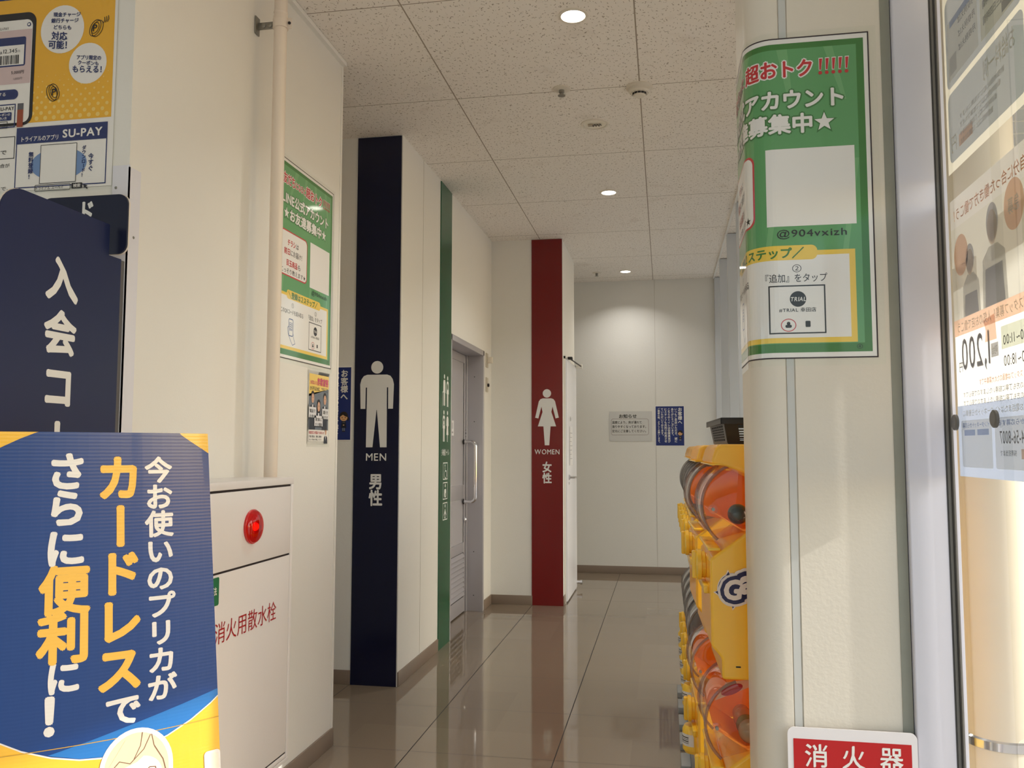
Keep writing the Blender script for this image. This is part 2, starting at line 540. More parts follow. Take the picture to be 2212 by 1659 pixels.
# ------------------------------------------------------------------ room shell
H = 2.955
XL, XR = -1.39, 0.51          # left wall face, line where the window bays begin
XW = 0.72                     # window plane
struct(MB().box((-2.9, 1.3, -0.12), (0.80, 8.95, 0.0), FLOOR), 'floor')
ASPH = mat('forecourt_concrete', (170, 168, 164), 0.85, bump=0.2, bump_scale=30, var=0.08, var_scale=1.2)
struct(MB().box((-14, -16, -0.14), (18, 1.3, -0.004), ASPH).box((0.80, 1.3, -0.14), (18, 26, -0.02), ASPH), 'ground_outside')
struct(MB().box((-2.9, 1.6, H), (0.80, 8.95, H+0.1), CEIL), 'ceiling')
# unseen entrance canopy, its skewed edge and side overhang shaped to cut the sun
CANOPY = mat('shading_canopy_paint', (222, 220, 214), 0.6)
EDGE_X = lambda y: 3.13+0.41*(y-1.25)
mb = MB()
mb.prism([(-9.0, -6.5), (EDGE_X(-6.5), -6.5), (EDGE_X(1.6), 1.6), (-9.0, 1.6)], 3.0, 3.3, CANOPY, lambda u, v, d: (u, v, d))
mb.prism([(0.80, 1.6), (EDGE_X(1.6), 1.6), (EDGE_X(3.3), 3.3), (6.0, 3.3), (6.0, 9.0), (0.80, 9.0)], 3.0, 3.3, CANOPY, lambda u, v, d: (u, v, d))  # wider overhang added to keep sun off the floor inside
struct(mb, 'shading_canopy')

mb = MB().box((-2.9, 1.98, 0), (XL, 3.452, H), WALL_GLOSS)
mb.box((XL-0.012, 3.440, 0.0), (XL+0.004, 3.456, H), TRIM)          # corner bead
struct(mb, 'wall_left')
mb = MB().box((XL, 1.98, H-0.02), (XL+0.02, 3.452, H-0.002), TRIM)
struct(mb, 'trim_1')
# men's passage runs off to the left between Y 3.45 and 4.34
struct(MB().box((-2.92, 3.3, 0), (-2.85, 8.8, H), WALL), 'wall_far_left')
mb = MB().box((-2.85, 4.34, 0), (XL, 5.415, H), WALL)
mb.box((XL, 4.747, 0.075), (XL+0.0012, 4.750, H), SEAM)
struct(mb, 'wall_passage')
struct(MB().box((-2.85, 5.415, 2.0), (XL, 6.455, H), WALL), 'wall_over_door')
struct(MB().box((-2.85, 5.415, 0), (-1.58, 6.455, 2.0), WALL), 'wall_behind_door')
mb = MB().box((-2.85, 6.455, 0), (XL, 6.76, H), WALL).box((-2.85, 6.76, 0), (-0.805, 7.70, H), WALL)
struct(mb, 'wall_jog')
mb = MB().box((-2.85, 8.61, 0), (0.80, 8.75, H), WALL)
mb.box((-0.082, 8.6085, 0.075), (-0.079, 8.61, H), SEAM)
struct(mb, 'wall_back')

def baseboard(name, segs):
    mb = MB()
    for x0, y0, x1, y1 in segs:
        mb.box((x0, y0, 0), (x1, y1, 0.074), BASE, bev=0.002)
    struct(mb, name)
baseboard('baseboard_left', [(XL, 1.99, XL+0.008, 3.452), (-1.9, 3.452, XL+0.008, 3.46)])
baseboard('baseboard_passage', [(-2.85, 4.332, -1.648, 4.34), (XL, 4.34, XL+0.008, 5.13)])
baseboard('baseboard_jog', [(XL, 6.50, XL+0.008, 6.76), (XL, 6.752, -1.05, 6.76), (-0.805, 6.76, -0.797, 6.875)])
baseboard('baseboard_back', [(-2.85, 8.602, 0.70, 8.61)])

# window bays on the right: deep frontal fins with glass behind
for i, y in enumerate((2.40, 3.27, 4.16, 5.05, 5.94, 6.82, 7.73, 8.562)):
    mb = MB().box((XR, y, 0), (XW+0.03, y+0.045, H-0.004), FIN, bev=0.003)
    o = struct(mb, 'pillar_fin')
mb = MB().box((XR-0.012, 2.3, H-0.012), (XR+0.004, 8.61, H), TRIM)
struct(mb, 'trim_2')
ys = (2.40, 3.27, 4.16, 5.05, 5.94, 6.82, 7.73, 8.562)
for i in range(7):
    w = MB().box((XW, ys[i]+0.045, 0.06), (XW+0.006, ys[i+1], H-0.06), GLASS)
    o = w.build('window_%d' % (i+2)); o['kind'] = 'structure'
    f = MB().box((XW-0.03, ys[i]+0.045, 0), (XW+0.03, ys[i+1], 0.06), ALU_L).box((XW-0.03, ys[i]+0.045, H-0.06), (XW+0.03, ys[i+1], H), ALU_L)
    f.build('window_frame', o)

# ------------------------------------------------------------------ right-hand corner pillar of the doorway
CX, CY, CR = 0.262, 2.062, 0.062       # rounded corner
COLP = mat('pillar_paint', (228, 220, 206), 0.45, bump=0.06, bump_scale=90, var=0.04, var_scale=5)
prof = [(0.522, 2.0), (0.296, 2.0), (0.294, 2.004), (0.276, 2.004), (0.274, 2.0)]
prof += [(CX-CR*math.sin(a), CY-CR*math.cos(a)) for a in [PI/2*i/14 for i in range(15)]]
prof += [(0.2, 2.235), (0.522, 2.235)]
mb = MB()
mb.prism(prof[::-1], 0.0, H, COLP, lambda u, v, d: (u, v, d))
JOINT = mat('pillar_joint', (204, 205, 202), 0.5)
mb.box((0.277, 2.0005, 0), (0.293, 2.006, H), JOINT)
CAULK = mat('caulk_band', (150, 150, 138), 0.7, var=0.12, var_scale=12)
mb.box((0.501, 1.9985, 0), (0.522, 2.01, H), CAULK)
struct(mb, 'pillar_doorway')
# aluminium frame post and the glass that comes towards the entrance
mb = MB().box((0.524, 1.985, 0), (0.603, 2.1, H), ALU_L, bev=0.004)
GASK = mat('gasket_grey', (128, 124, 118), 0.5)
mb.box((0.603, 1.990, 0), (0.6065, 2.09, H), ALU_D).box((0.6065, 1.988, 0), (0.612, 2.09, H), GASK).box((0.612, 1.990, 0), (0.615, 2.09, H), ALU_D)
mb.box((0.615, 1.980, 0), (0.6185, 2.09, H), GASK).box((0.6185, 1.983, 0), (0.626, 2.09, H), ALU_L)
f = struct(mb, 'trim_3')
w = MB().add([(0.622, 0.75, 0.03), (0.622, 1.983, 0.03), (0.622, 1.983, H-0.05), (0.622, 0.75, H-0.05)], [(0, 1, 2, 3)], GLASS_1).build('window_1')
w['kind'] = 'structure'
MB().box((0.60, 0.70, 0), (0.645, 0.75, H), ALU_L, bev=0.003).build('window_frame', w)
MB().box((0.60, 0.75, 0), (0.645, 1.976, 0.03), ALU_L).box((0.60, 0.75, H-0.05), (0.645, 1.976, H), ALU_L).build('window_frame', w)

# ------------------------------------------------------------------ door 1: sliding aluminium door of the accessible toilet
GASK = mat('gasket_grey', (128, 124, 118), 0.5)
d = bpy.data.objects.new('door_1', None); COL.objects.link(d); d.location = (-1.517, 5.415, 0); d['kind'] = 'structure'
def at_d(mb, name, par=None, **k):
    mb.v = [(x+1.517, y-5.415, z) for x, y, z in mb.v]
    return mb.build(name, par or d, **k)
fr = MB().box((-1.56, 5.415, 0), (-1.383, 5.437, 2.005), ALU, bev=0.002)
fr.box((-1.56, 5.415, 1.965), (-1.383, 6.46, 2.005), ALU, bev=0.002)
fr.box((-1.56, 6.425, 0), (-1.383, 6.46, 2.005), ALU, bev=0.002)
fr.box((-1.53, 6.395, 0), (-1.505, 6.425, 1.965), ALU, bev=0.002)
at_d(fr, 'door_frame')
lf = MB()
LEAF = mat('door_leaf_laminate', (184, 182, 188), 0.22, metal=0.25)
lf.box((-1.545, 5.437, 0.01), (-1.522, 6.385, 1.965), LEAF)
for a, b_, c, e in ((5.437, 5.47, 0.01, 1.96), (6.345, 6.385, 0.01, 1.96)):
    lf.box((-1.523, a, c), (-1.515, b_, e), ALU, bev=0.001)
for z0, z1 in ((0.86, 0.965), (1.90, 1.96), (0.455, 0.53), (0.01, 0.12)):
    lf.box((-1.523, 5.47, z0), (-1.516, 6.345, z1), ALU, bev=0.001)
leaf = at_d(lf, 'door_leaf')
lv = MB()
for i in range(9):
    z = 0.135+i*0.0355
    lv.add([(-1.523, 5.48, z+0.028), (-1.523, 6.335, z+0.028), (-1.505, 6.335, z), (-1.505, 5.48, z), (-1.521, 5.48, z+0.031), (-1.521, 6.335, z+0.031), (-1.503, 6.335, z+0.003), (-1.503, 5.48, z+0.003)],
           ((0, 1, 2, 3), (7, 6, 5, 4), (3, 2, 6, 7), (0, 4, 5, 1), (0, 3, 7, 4), (1, 5, 6, 2)), ALU)
lv.box((-1.5215, 5.47, 0.12), (-1.5205, 6.345, 0.455), mat('louver_dark', (60, 58, 58), 0.6))
lo = at_d(lv, 'louver_panel', smooth=False)
pts = []
hx, hy = -1.515, 6.32
for z, sx in ((1.293, 0.0), (1.293, 0.06)): pts.append((hx+sx, hy, z))
for i in range(7):
    a = PI/2*i/6; pts.append((hx+0.06+0.035*math.sin(a), hy, 1.258+0.035*math.cos(a)))
for i in range(7):
    a = PI/2*i/6; pts.append((hx+0.06+0.035*math.cos(a), hy, 0.872-0.035*math.sin(a)))
pts.append((hx, hy, 0.837))
hd = MB().tube(pts, 0.0125, CHROME, seg=14)
for z in (1.293, 0.837): hd.lathe([(0.02, 0), (0.02, 0.006), (0.014, 0.009)], BLACK, (hx, hy, z), (1, 0, 0), 20)
at_d(hd, 'door_handle')
at_d(MB().lathe([(0.02, 0), (0.02, 0.012), (0.012, 0.018), (0.0, 0.018)], CHROME, (-1.515, 6.36, 0.70), (1, 0, 0), 20), 'lock_cylinder')
for z in (0.12, 0.45, 0.95, 1.45, 1.80): at_d(MB().lathe([(0.004, 0), (0.003, 0.002), (0, 0.002)], BLACK, (-1.455, 6.425, z), (0, -1, 0), 10), 'screw')
at_d(MB().lathe([(0.006, 0), (0.006, 0.002), (0, 0.002)], BLACK, (-1.517, 6.395, 1.36), (0, -1, 0), 10).box((-1.522, 6.393, 1.33), (-1.512, 6.3955, 1.338), GASK).box((-1.522, 6.393, 1.38), (-1.512, 6.3955, 1.388), GASK), 'slide_mark')
s = Sheet(0.11, 0.11)
s.rect(0, 0, .11, .11, ink('sticker_white', (228, 228, 232), 0.3), 1)
G = ink('sticker_grey', (150, 150, 158))
for x in (.022, .046, .07): s.rect(x, .05, x+.012, .095, G, 2)
s.rect(.02, .018, .09, .03, G, 2)
s.finish('restroom_sticker', matrix=on_left(5.93, 1.335, -1.5215), label='small white square sticker on the grey sliding toilet door', cat='sticker')

# door 2: white hinged door beside the red panel
WD = mat('white_door_steel', (226, 228, 236), 0.25)
d2 = bpy.data.objects.new('door_2', None); COL.objects.link(d2); d2.location = (-0.805, 6.9, 0); d2['kind'] = 'structure'
def at_d2(mb, name, par=None):
    mb.v = [(x+0.805, y-6.9, z) for x, y, z in mb.v]
    return mb.build(name, par or d2)
at_d2(MB().box((-0.803, 6.885, 0.012), (-0.782, 7.64, 1.975), WD, bev=0.003), 'door_leaf')
at_d2(MB().box((-0.804, 6.862, 0), (-0.792, 6.883, 2.0), TRIM).box((-0.804, 7.642, 0), (-0.792, 7.69, 2.0), TRIM).box((-0.804, 6.862, 1.98), (-0.792, 7.69, 2.0), TRIM), 'door_frame')
h2 = MB().lathe([(0.024, 0), (0.024, 0.008), (0.012, 0.012), (0.011, 0.05)], CHROME, (-0.782, 7.0, 1.005), (1, 0, 0), 20)
h2.tube([(-0.737, 6.995, 1.005), (-0.735, 7.03, 1.005), (-0.737, 7.11, 1.003), (-0.74, 7.125, 1.003)], 0.009, CHROME)
h2.lathe([(0.011, 0), (0.011, 0.006), (0, 0.006)], CHROME, (-0.782, 7.0, 0.955), (1, 0, 0), 14)
at_d2(h2, 'door_handle')
at_d2(MB().box((-0.782, 6.95, 1.982), (-0.745, 7.02, 2.002), BLACK, bev=0.002).tube([(-0.76, 7.0, 1.985), (-0.735, 7.62, 1.985)], 0.006, BLACK).box((-0.782, 7.60, 1.965), (-0.725, 7.645, 2.005), TRIM, bev=0.004), 'door_closer')
at_d2(MB().lathe([(0.014, 0), (0.014, 0.03), (0.02, 0.032), (0.02, 0.05), (0.0, 0.052)], CHROME, (-0.782, 7.60, 0.06), (1, 0, 0), 16), 'door_stop')
s = Sheet(0.24, 0.33)
s.rect(0, 0, .24, .33, ink('paper', (222, 222, 224), 0.5), 1)
s.rect(.0, .0, .012, .33, ink('paper_edge', (150, 150, 156), 0.5), 2)
for i in range(7): s.rect(.03, .27-i*.036, .21-(i % 3)*.03, .276-i*.036, G, 2)
s.finish('door_notice', matrix=on_left(7.06, 1.10, -0.781), label='pale paper notice hung on the white door above its lever handle', cat='notice')
s = Sheet(0.1, 0.04)
s.rect(0, 0, .1, .04, ink('paper', (222, 222, 224)), 1)
s.text('使用中', .01, .008, .09, .032, G, 3)
s.finish('door_plate', matrix=on_left(7.10, 1.475, -0.781), label='tiny pale name plate on the white door above the paper notice', cat='sign')

# ------------------------------------------------------------------ ceiling fittings
LENS = bpy.data.materials.new('lamp_lens'); LENS.use_nodes = True
_e = LENS.node_tree.nodes.new('ShaderNodeEmission'); _e.inputs[0].default_value = (1.0, 0.93, 0.82, 1); _e.inputs[1].default_value = 9.0
LENS.node_tree.links.new(_e.outputs[0], LENS.node_tree.nodes['Material Output'].inputs[0])
FIT = mat('fitting_plastic', (222, 214, 200), 0.4)
REFL = mat('lamp_reflector', (235, 232, 226), 0.2)
def downlight(x, y, r, label, e):
    t = empty('downlight', (x, y, H), label, 'ceiling light', 'recessed ceiling downlights')
    MB().lathe([(r*0.9, 0.004), (r*0.93, -0.006), (r*1.12, -0.005), (r*1.14, 0.0), (r*0.9, 0.004)], FIT, seg=40).build('trim_ring', t)
    MB().lathe([(r*0.9, -0.004), (0.0, -0.005)], LENS, seg=40).build('lens', t)
    ld = bpy.data.lights.new('downlight_beam', 'AREA')
    ld.shape = 'DISK'; ld.size = r*1.6; ld.energy = e; ld.color = (1.0, 0.96, 0.90); ld.spread = math.radians(125)
    lo_ = bpy.data.objects.new('downlight_beam', ld); COL.objects.link(lo_); lo_.parent = t; lo_.location = (0, 0, -0.012)
downlight(-0.335, 3.222, 0.052, 'lit round downlight nearest the entrance', 8)
downlight(-0.346, 5.573, 0.052, 'lit round downlight halfway along the ceiling', 6)
downlight(-0.35, 8.142, 0.052, 'lit round downlight close to the back wall', 4)
def sprinkler(x, y, label):
    t = empty('sprinkler', (x, y, H), label, 'sprinkler', 'ceiling sprinkler heads')
    MB().lathe([(0.043, 0), (0.043, -0.004), (0.016, -0.007)], FIT, seg=24).build('escutcheon', t)
    MB().lathe([(0.013, -0.004), (0.013, -0.02), (0.009, -0.024), (0.008, -0.03), (0.018, -0.032), (0.018, -0.035), (0.0, -0.036)], STEEL, seg=20).build('nozzle', t)
sprinkler(-0.462, 3.898, 'metal sprinkler head beside the round smoke detector')
sprinkler(-0.629, 8.159, 'small metal sprinkler head near the back wall')
t = empty('smoke_detector', (-0.096, 3.937, H), 'cream round smoke detector on a ceiling tile joint', 'smoke detector')
MB().lathe([(0.062, 0), (0.062, -0.010), (0.056, -0.013)], FIT, seg=36).build('base_plate', t)
MB().lathe([(0.050, -0.012), (0.050, -0.026), (0.040, -0.034)], FIT, seg=36).build('housing', t)
mb = MB()
for i in range(12):
    a = 2*PI*i/12
    c_, s_ = math.cos(a), math.sin(a)
    mb.add([(0.034*c_-0.007*s_, 0.034*s_+0.007*c_, -0.033), (0.034*c_+0.007*s_, 0.034*s_-0.007*c_, -0.033), (0.042*c_+0.007*s_, 0.042*s_-0.007*c_, -0.0335), (0.042*c_-0.007*s_, 0.042*s_+0.007*c_, -0.0335),
            (0.030*c_-0.007*s_, 0.030*s_+0.007*c_, -0.042), (0.030*c_+0.007*s_, 0.030*s_-0.007*c_, -0.042)], ((0, 1, 2, 3), (0, 4, 5, 1)), BLACK)
mb.build('smoke_slot', t)
MB().lathe([(0.030, -0.032), (0.030, -0.044), (0.024, -0.048), (0.0, -0.048)], FIT, seg=30).build('sensor_cap', t)
t = empty('emergency_light', (-0.341, 4.365, H), 'round recessed emergency lamp with a coiled filament', 'emergency light')
MB().lathe([(0.060, 0.0), (0.062, -0.005), (0.073, -0.004), (0.075, 0.0)], FIT, seg=40).build('trim_ring', t)
MB().lathe([(0.060, -0.002), (0.0, -0.003)], mat('lamp_glass_dish', (236, 228, 212), 0.3), seg=40).build('dish', t)
mb = MB().tube([(-0.012+0.045*i/24, 0.012*math.sin(i*0.8), -0.008) for i in range(25)], 0.0028, mat('filament_dark', (96, 86, 70), 0.3), seg=8)
mb.box((-0.036, -0.014, -0.009), (-0.012, 0.014, -0.003), mat('lamp_socket', (168, 158, 140), 0.4), bev=0.002)
mb.build('lamp_coil', t)

# ------------------------------------------------------------------ full-height restroom signs
PALE = ink('sign_pale', (222, 222, 220), 0.4)
def pict_man(s, cx, z, m, part, k=1.0):
    """z(v) maps real heights; drawn from the head down."""
    s.ellipse(cx, z(1.677), .034*k, .034*k, m, 3, part)
    L = [(-.056, 1.637), (-.075, 1.630), (-.088, 1.612), (-.095, 1.585), (-.091, 1.453), (-.064, 1.453), (-.063, 1.568), (-.056, 1.568), (-.058, 1.247), (-.021, 1.247), (-.001, 1.447)]
    pts = [(cx+a*k, z(b)) for a, b in L]+[(cx-a*k, z(b)) for a, b in L[::-1]]
    s.poly(pts, m, 3, part)

def restroom_sign(w, build, matrix, rgb, name, label, thick=0.005):
    m = ink(name+'_panel', rgb, 0.22)
    s = Sheet(w, H)
    s.parts['sheet'] = MB().box((0, 0, -thick), (w, H-0.004, 0.0), m)
    build(s)
    return s.finish('restroom_sign', matrix=matrix, label=label, cat='restroom sign', group='full-height restroom signs')

def men(s):
    c = .127
    pict_man(s, c, lambda v: v, PALE, 'pictogram')
    s.text('MEN', c-.056, 1.176, c+.056, 1.214, PALE, 3, .012, 'lettering')
    s.column('男性', c, 1.108, .088, PALE, 3, .034, 'character_lettering', wide=.88)
restroom_sign(.250, men, on_front(-1.645, 0, 4.334), (4, 11, 46), 'navy', 'dark navy full-height panel with a white man pictogram and MEN')

def women(s):
    c = .125
    s.ellipse(c, 1.686, .034, .034, PALE, 3, 'pictogram')
    L = [(-.034, 1.646), (-.052, 1.640), (-.066, 1.622), (-.096, 1.490), (-.070, 1.484), (-.045, 1.580), (-.036, 1.536), (-.074, 1.42), (-.029, 1.42), (-.018, 1.268)]
    s.poly([(c+a, b) for a, b in L]+[(c-a, b) for a, b in L[::-1]], PALE, 3, 'pictogram')
    s.text('WOMEN', c-.10, 1.196, c+.10, 1.235, PALE, 3, .012, 'lettering')
    s.column('女性', c, 1.136, .088, PALE, 3, .034, 'character_lettering', wide=.88)
restroom_sign(.252, women, on_front(-1.054, 0, 6.754), (116, 15, 17), 'red', 'dark red full-height panel with a white woman pictogram and WOMEN')

def multi(s):
    c = .140
    def person(x, z0, h, skirt=False, cane=False):
        s.ellipse(x, z0+h-.016, .014, .015, PALE, 3, 'pictogram', 20)
        if skirt:
            P = [(-.016, .165), (-.026, .15), (-.030, .105), (-.018, .10), (-.026, .045), (-.008, .045), (-.006, .0)]
        else:
            P = [(-.016, .168), (-.027, .155), (-.030, .085), (-.020, .085), (-.019, .002), (-.003, .002), (-.002, .085)]
        s.poly([(x+a, z0+b) for a, b in P]+[(x-a, z0+b) for a, b in P[::-1]], PALE, 3, 'pictogram')
        if cane: s.line([(x-.042, z0), (x-.042, z0+.085), (x-.03, z0+.092)], .006, PALE, 3, 'pictogram')
    GR = ink('green_panel', (32, 90, 64), 0.22)
    person(c-.038, 1.512, .205, cane=True); person(c+.045, 1.508, .203)
    s.ellipse(c+.045, 1.640, .014, .022, GR, 4, 'pictogram', 16)
    person(c-.045, 1.283, .203); person(c+.045, 1.283, .203, skirt=True)
    s.ellipse(c-.045, 1.41, .018, .024, GR, 4, 'pictogram', 16); s.ellipse(c-.048, 1.405, .010, .014, PALE, 5, 'pictogram', 14)
    s.text('多機能トイレ', c-.095, 1.196, c+.095, 1.238, PALE, 3, .02, 'lettering')
    for z0, z1, kind in ((1.043, 1.152, 0), (.917, 1.026, 1), (.787, .898, 2)):
        s.frame(c-.056, z0, c+.056, z1, .006, PALE, 3, 'symbol_box')
        zc = (z0+z1)/2
        if kind == 0:
            s.ellipse(c-.008, z1-.02, .008, .009, PALE, 3, 'symbol_box', 16)
            s.line([(c-.008, z1-.03), (c-.004, zc), (c+.024, zc), (c+.036, z0+.022)], .008, PALE, 3, 'symbol_box')
            s.line([(c+.004+.026*math.cos(a), z0+.034+.026*math.sin(a)) for a in [PI*0.75+PI*1.35*i/14 for i in range(15)]], .006, PALE, 4, 'symbol_box')
        else:
            s.ellipse(c, z1-.022, .010, .012, PALE, 3, 'symbol_box', 16)
            if kind == 1:
                s.rrect(c-.024, z0+.012, c+.024, z1-.042, .016, PALE, 3, 'symbol_box'); s.ellipse(c+.008, z0+.03, .006, .012, GR, 4, 'symbol_box', 12)
            else:
                s.poly([(c, z1-.036), (c+.03, z0+.03), (c-.03, z0+.03)], PALE, 3, 'symbol_box')
                s.ellipse(c, z0+.024, .018, .016, PALE, 3, 'symbol_box', 20); s.ellipse(c, z0+.026, .009, .010, GR, 4, 'symbol_box', 16)
restroom_sign(.277, multi, on_left(5.135, 0, -1.384), (32, 90, 64), 'green', 'green full-height panel with four white figures beside the sliding door')

# ------------------------------------------------------------------ green promotion posters (two prints of one design)
GB = ink('poster_green', (92, 158, 96), 0.3, 0.8)
GD = ink('poster_dark_green', (52, 120, 40), 0.3, 0.8)
GO = ink('letter_outline_green', (58, 118, 56), 0.3, 0.8)
WH = ink('poster_white', (236, 234, 230), 0.3, 0.8, bump=0.04)
RD = ink('poster_red', (196, 30, 34), 0.3, 0.8)
YE = ink('poster_yellow', (240, 204, 70), 0.3, 0.8)
BK = ink('print_black', (26, 24, 26), 0.35, 0.6)
BL = ink('print_blue', (60, 90, 150), 0.35, 0.6)
FILM = see_through('laminate_film', (0.97, 0.98, 0.97), 0.08, 1.35)
def green_poster(point=None, cuts=None, clip=None):
    W_, H_ = .54, .757
    s = Sheet(W_, H_, point)
    s.cuts = cuts; s.clip = clip; s.step = 0.00022
    X = lambda u: W_+u
    s.rect(-.016, -.016, W_+.016, H_+.014, FILM, 1, 'laminate_edge')
    s.rect(0, 0, W_, H_, WH, 2)
    s.frame(0, 0, W_, H_, .003, ink('poster_line', (52, 40, 44), .4), 3, 'border')
    s.rect(.012, .014, X(-.012), .743, GD, 3, 'border')
    s.rect(.026, .034, X(-.028), .729, GB, 4)
    LG = ink('poster_pale_green', (112, 172, 112), 0.3, 0.8)
    for a, b, w_ in ((.10, .16, .03), (.22, .25, .02), (.36, .335, .024), (.48, .44, .02)):
        s.poly([(a, .60), (a+w_*.4, .60), (b+w_, .729), (b, .729)], LG, 4.5)
    for a, b in ((.05, .09), (.30, .33), (.47, .50)):
        s.poly([(a, .24), (a+.012, .24), (b+.012, .46), (b, .46)], LG, 4.5)
    hd = 'heading'
    def outlined(t, x0, y0, x1, y1, c, o, b, ob, **k):
        s.text(t, x0, y0, x1, y1, o, 6, ob, hd, **k)
        s.text(t, x0, y0, x1, y1, c, 7.2, b, hd, **k)
    outlined('友だち', X(-.485), .660, X(-.388), .702, RD, WH, .035, .12)
    outlined('になると', X(-.380), .663, X(-.293), .690, RD, WH, .035, .13)
    outlined('超おトク', X(-.284), .660, X(-.127), .702, RD, WH, .035, .12)
    for i in range(5):
        x = X(-.111)+i*.0145
        s.poly([(x, .672), (x+.005, .672), (x+.0095, .702), (x, .702)], WH, 6, hd); s.poly([(x+.0012, .673), (x+.0048, .673), (x+.0082, .700), (x+.0012, .700)], RD, 7, hd)
        s.ellipse(x+.003, .666, .0042, .0042, RD, 7, hd, 14)
    hd = 'title'
    outlined('LINE公式アカウント', X(-.490), .585, X(-.060), .630, WH, GO, .038, .12)
    outlined('お友達募集中', X(-.425), .527, X(-.130), .572, WH, GO, .038, .12)
    for u in (-.455, -.102):
        s.star(X(u), .548, .030, GO, 6, hd); s.star(X(u), .549, .023, WH, 7, hd)
    # red-rimmed box and blank code panel
    s.rrect(X(-.500), .312, X(-.262), .486, .022, RD, 5, 'news_panel'); s.rrect(X(-.495), .317, X(-.267), .481, .019, WH, 6, 'news_panel')
    s.text('チラシ', X(-.440), .430, X(-.372), .452, RD, 7, .03, 'news_panel'); s.text('は', X(-.366), .430, X(-.344), .450, BK, 7, .01, 'news_panel')
    s.text('前日', X(-.468), .394, X(-.420), .418, RD, 7, .03, 'news_panel'); s.text('にお届け！', X(-.414), .394, X(-.312), .417, BK, 7, .01, 'news_panel')
    s.text('目玉商品', X(-.446), .352, X(-.352), .376, RD, 7, .03, 'news_panel'); s.text('も', X(-.346), .352, X(-.324), .374, BK, 7, .01, 'news_panel')
    s.text('こっそり教えます★', X(-.492), .322, X(-.276), .342, BK, 7, .01, 'news_panel')
    s.rect(X(-.234), .307, X(-.038), .490, WH, 6, 'code_panel')
    s.text('@904vxizh', X(-.213), .277, X(-.060), .299, BK, 7, .012, 'code_panel')
    # step box
    s.rect(X(-.500), .036, X(-.043), .249, YE, 5, 'step_panel'); s.rect(X(-.487), .048, X(-.056), .238, WH, 6, 'step_panel')
    s.rrect(X(-.440), .228, X(-.125), .262, .014, YE, 7, 'step_panel')
    s.text('＼登録は２ステップ／', X(-.425), .232, X(-.155), .257, GD, 8, .03, 'step_panel')
    s.text('①', X(-.396), .198, X(-.376), .216, BK, 7, 0, 'step_panel'); s.text('②', X(-.181), .199, X(-.161), .217, BK, 7, 0, 'step_panel')
    s.text('このQRコードを読み取る', X(-.486), .170, X(-.290), .190, BK, 7, .006, 'step_panel'); s.text('『追加』をタップ', X(-.240), .176, X(-.105), .196, BK, 7, .006, 'step_panel')
    s.frame(X(-.234), .057, X(-.110), .169, .003, BK, 7, 'step_panel')
    s.ellipse(X(-.170), .137, .018, .018, BK, 7, 'step_panel'); s.text('TRIAL', X(-.187), .132, X(-.153), .1415, WH, 8, .02, 'step_panel', slant=.15)
    s.text('#TRIAL 幸田店', X(-.212), .107, X(-.131), .117, BK, 7, .015, 'step_panel')
    s.line([(X(-.192)+.016*math.cos(2*PI*i/24), .077+.014*math.sin(2*PI*i/24)) for i in range(24)], .0018, RD, 7, 'step_panel', True)
    s.ellipse(X(-.192), .081, .004, .004, BK, 7, 'step_panel', 14); s.rrect(X(-.199), .071, X(-.185), .078, .003, BK, 7, 'step_panel'); s.rrect(X(-.155), .072, X(-.144), .086, .002, BK, 7, 'step_panel')
    # drawn hand with a telephone
    s.frame(X(-.418), .088, X(-.378), .155, .0035, BL, 7, 'step_panel', .006)
    s.frame(X(-.411), .110, X(-.386), .140, .002, BL, 7, 'step_panel')
    for i in range(3): s.line([(X(-.407), .116+i*.008), (X(-.390), .116+i*.008)], .003, BL, 7, 'step_panel')
    s.line([(X(-.418), .125), (X(-.426), .118), (X(-.422), .098), (X(-.405), .078), (X(-.382), .056), (X(-.360), .064), (X(-.374), .086), (X(-.378), .10)], .0025, BL, 7, 'step_panel')
    s.text('④', X(-.045), .020, X(-.033), .031, BK, 5, 0, 'border')
    return s
s = green_poster()
s.finish('promotion_poster', matrix=on_left(2.834, 1.575, -1.3885), label='green poster on the left wall behind the vertical white pipe', cat='poster', group='green promotion posters')
# the second print bends round the pillar's corner
def wrap(x, y, d):
    u = (.477-.002) - (.54-x)               # position along the flat front
    e = CX
    if u >= e: return (u, 1.9990-d, y+1.445)
    sarc = e-u
    if sarc <= CR*PI/2:
        a = sarc/CR; r = CR+d+.001
        return (CX-r*math.sin(a), CY-r*math.cos(a), y+1.445)
    return (CX-CR-.001-d, CY+(sarc-CR*PI/2), y+1.445)
s = green_poster(wrap, [.54-(.475-CX)-CR*PI/2*i/12 for i in range(13)], .06)
s.finish('promotion_poster', label='green poster wrapped round the rounded pillar at the right', cat='poster', group='green promotion posters')

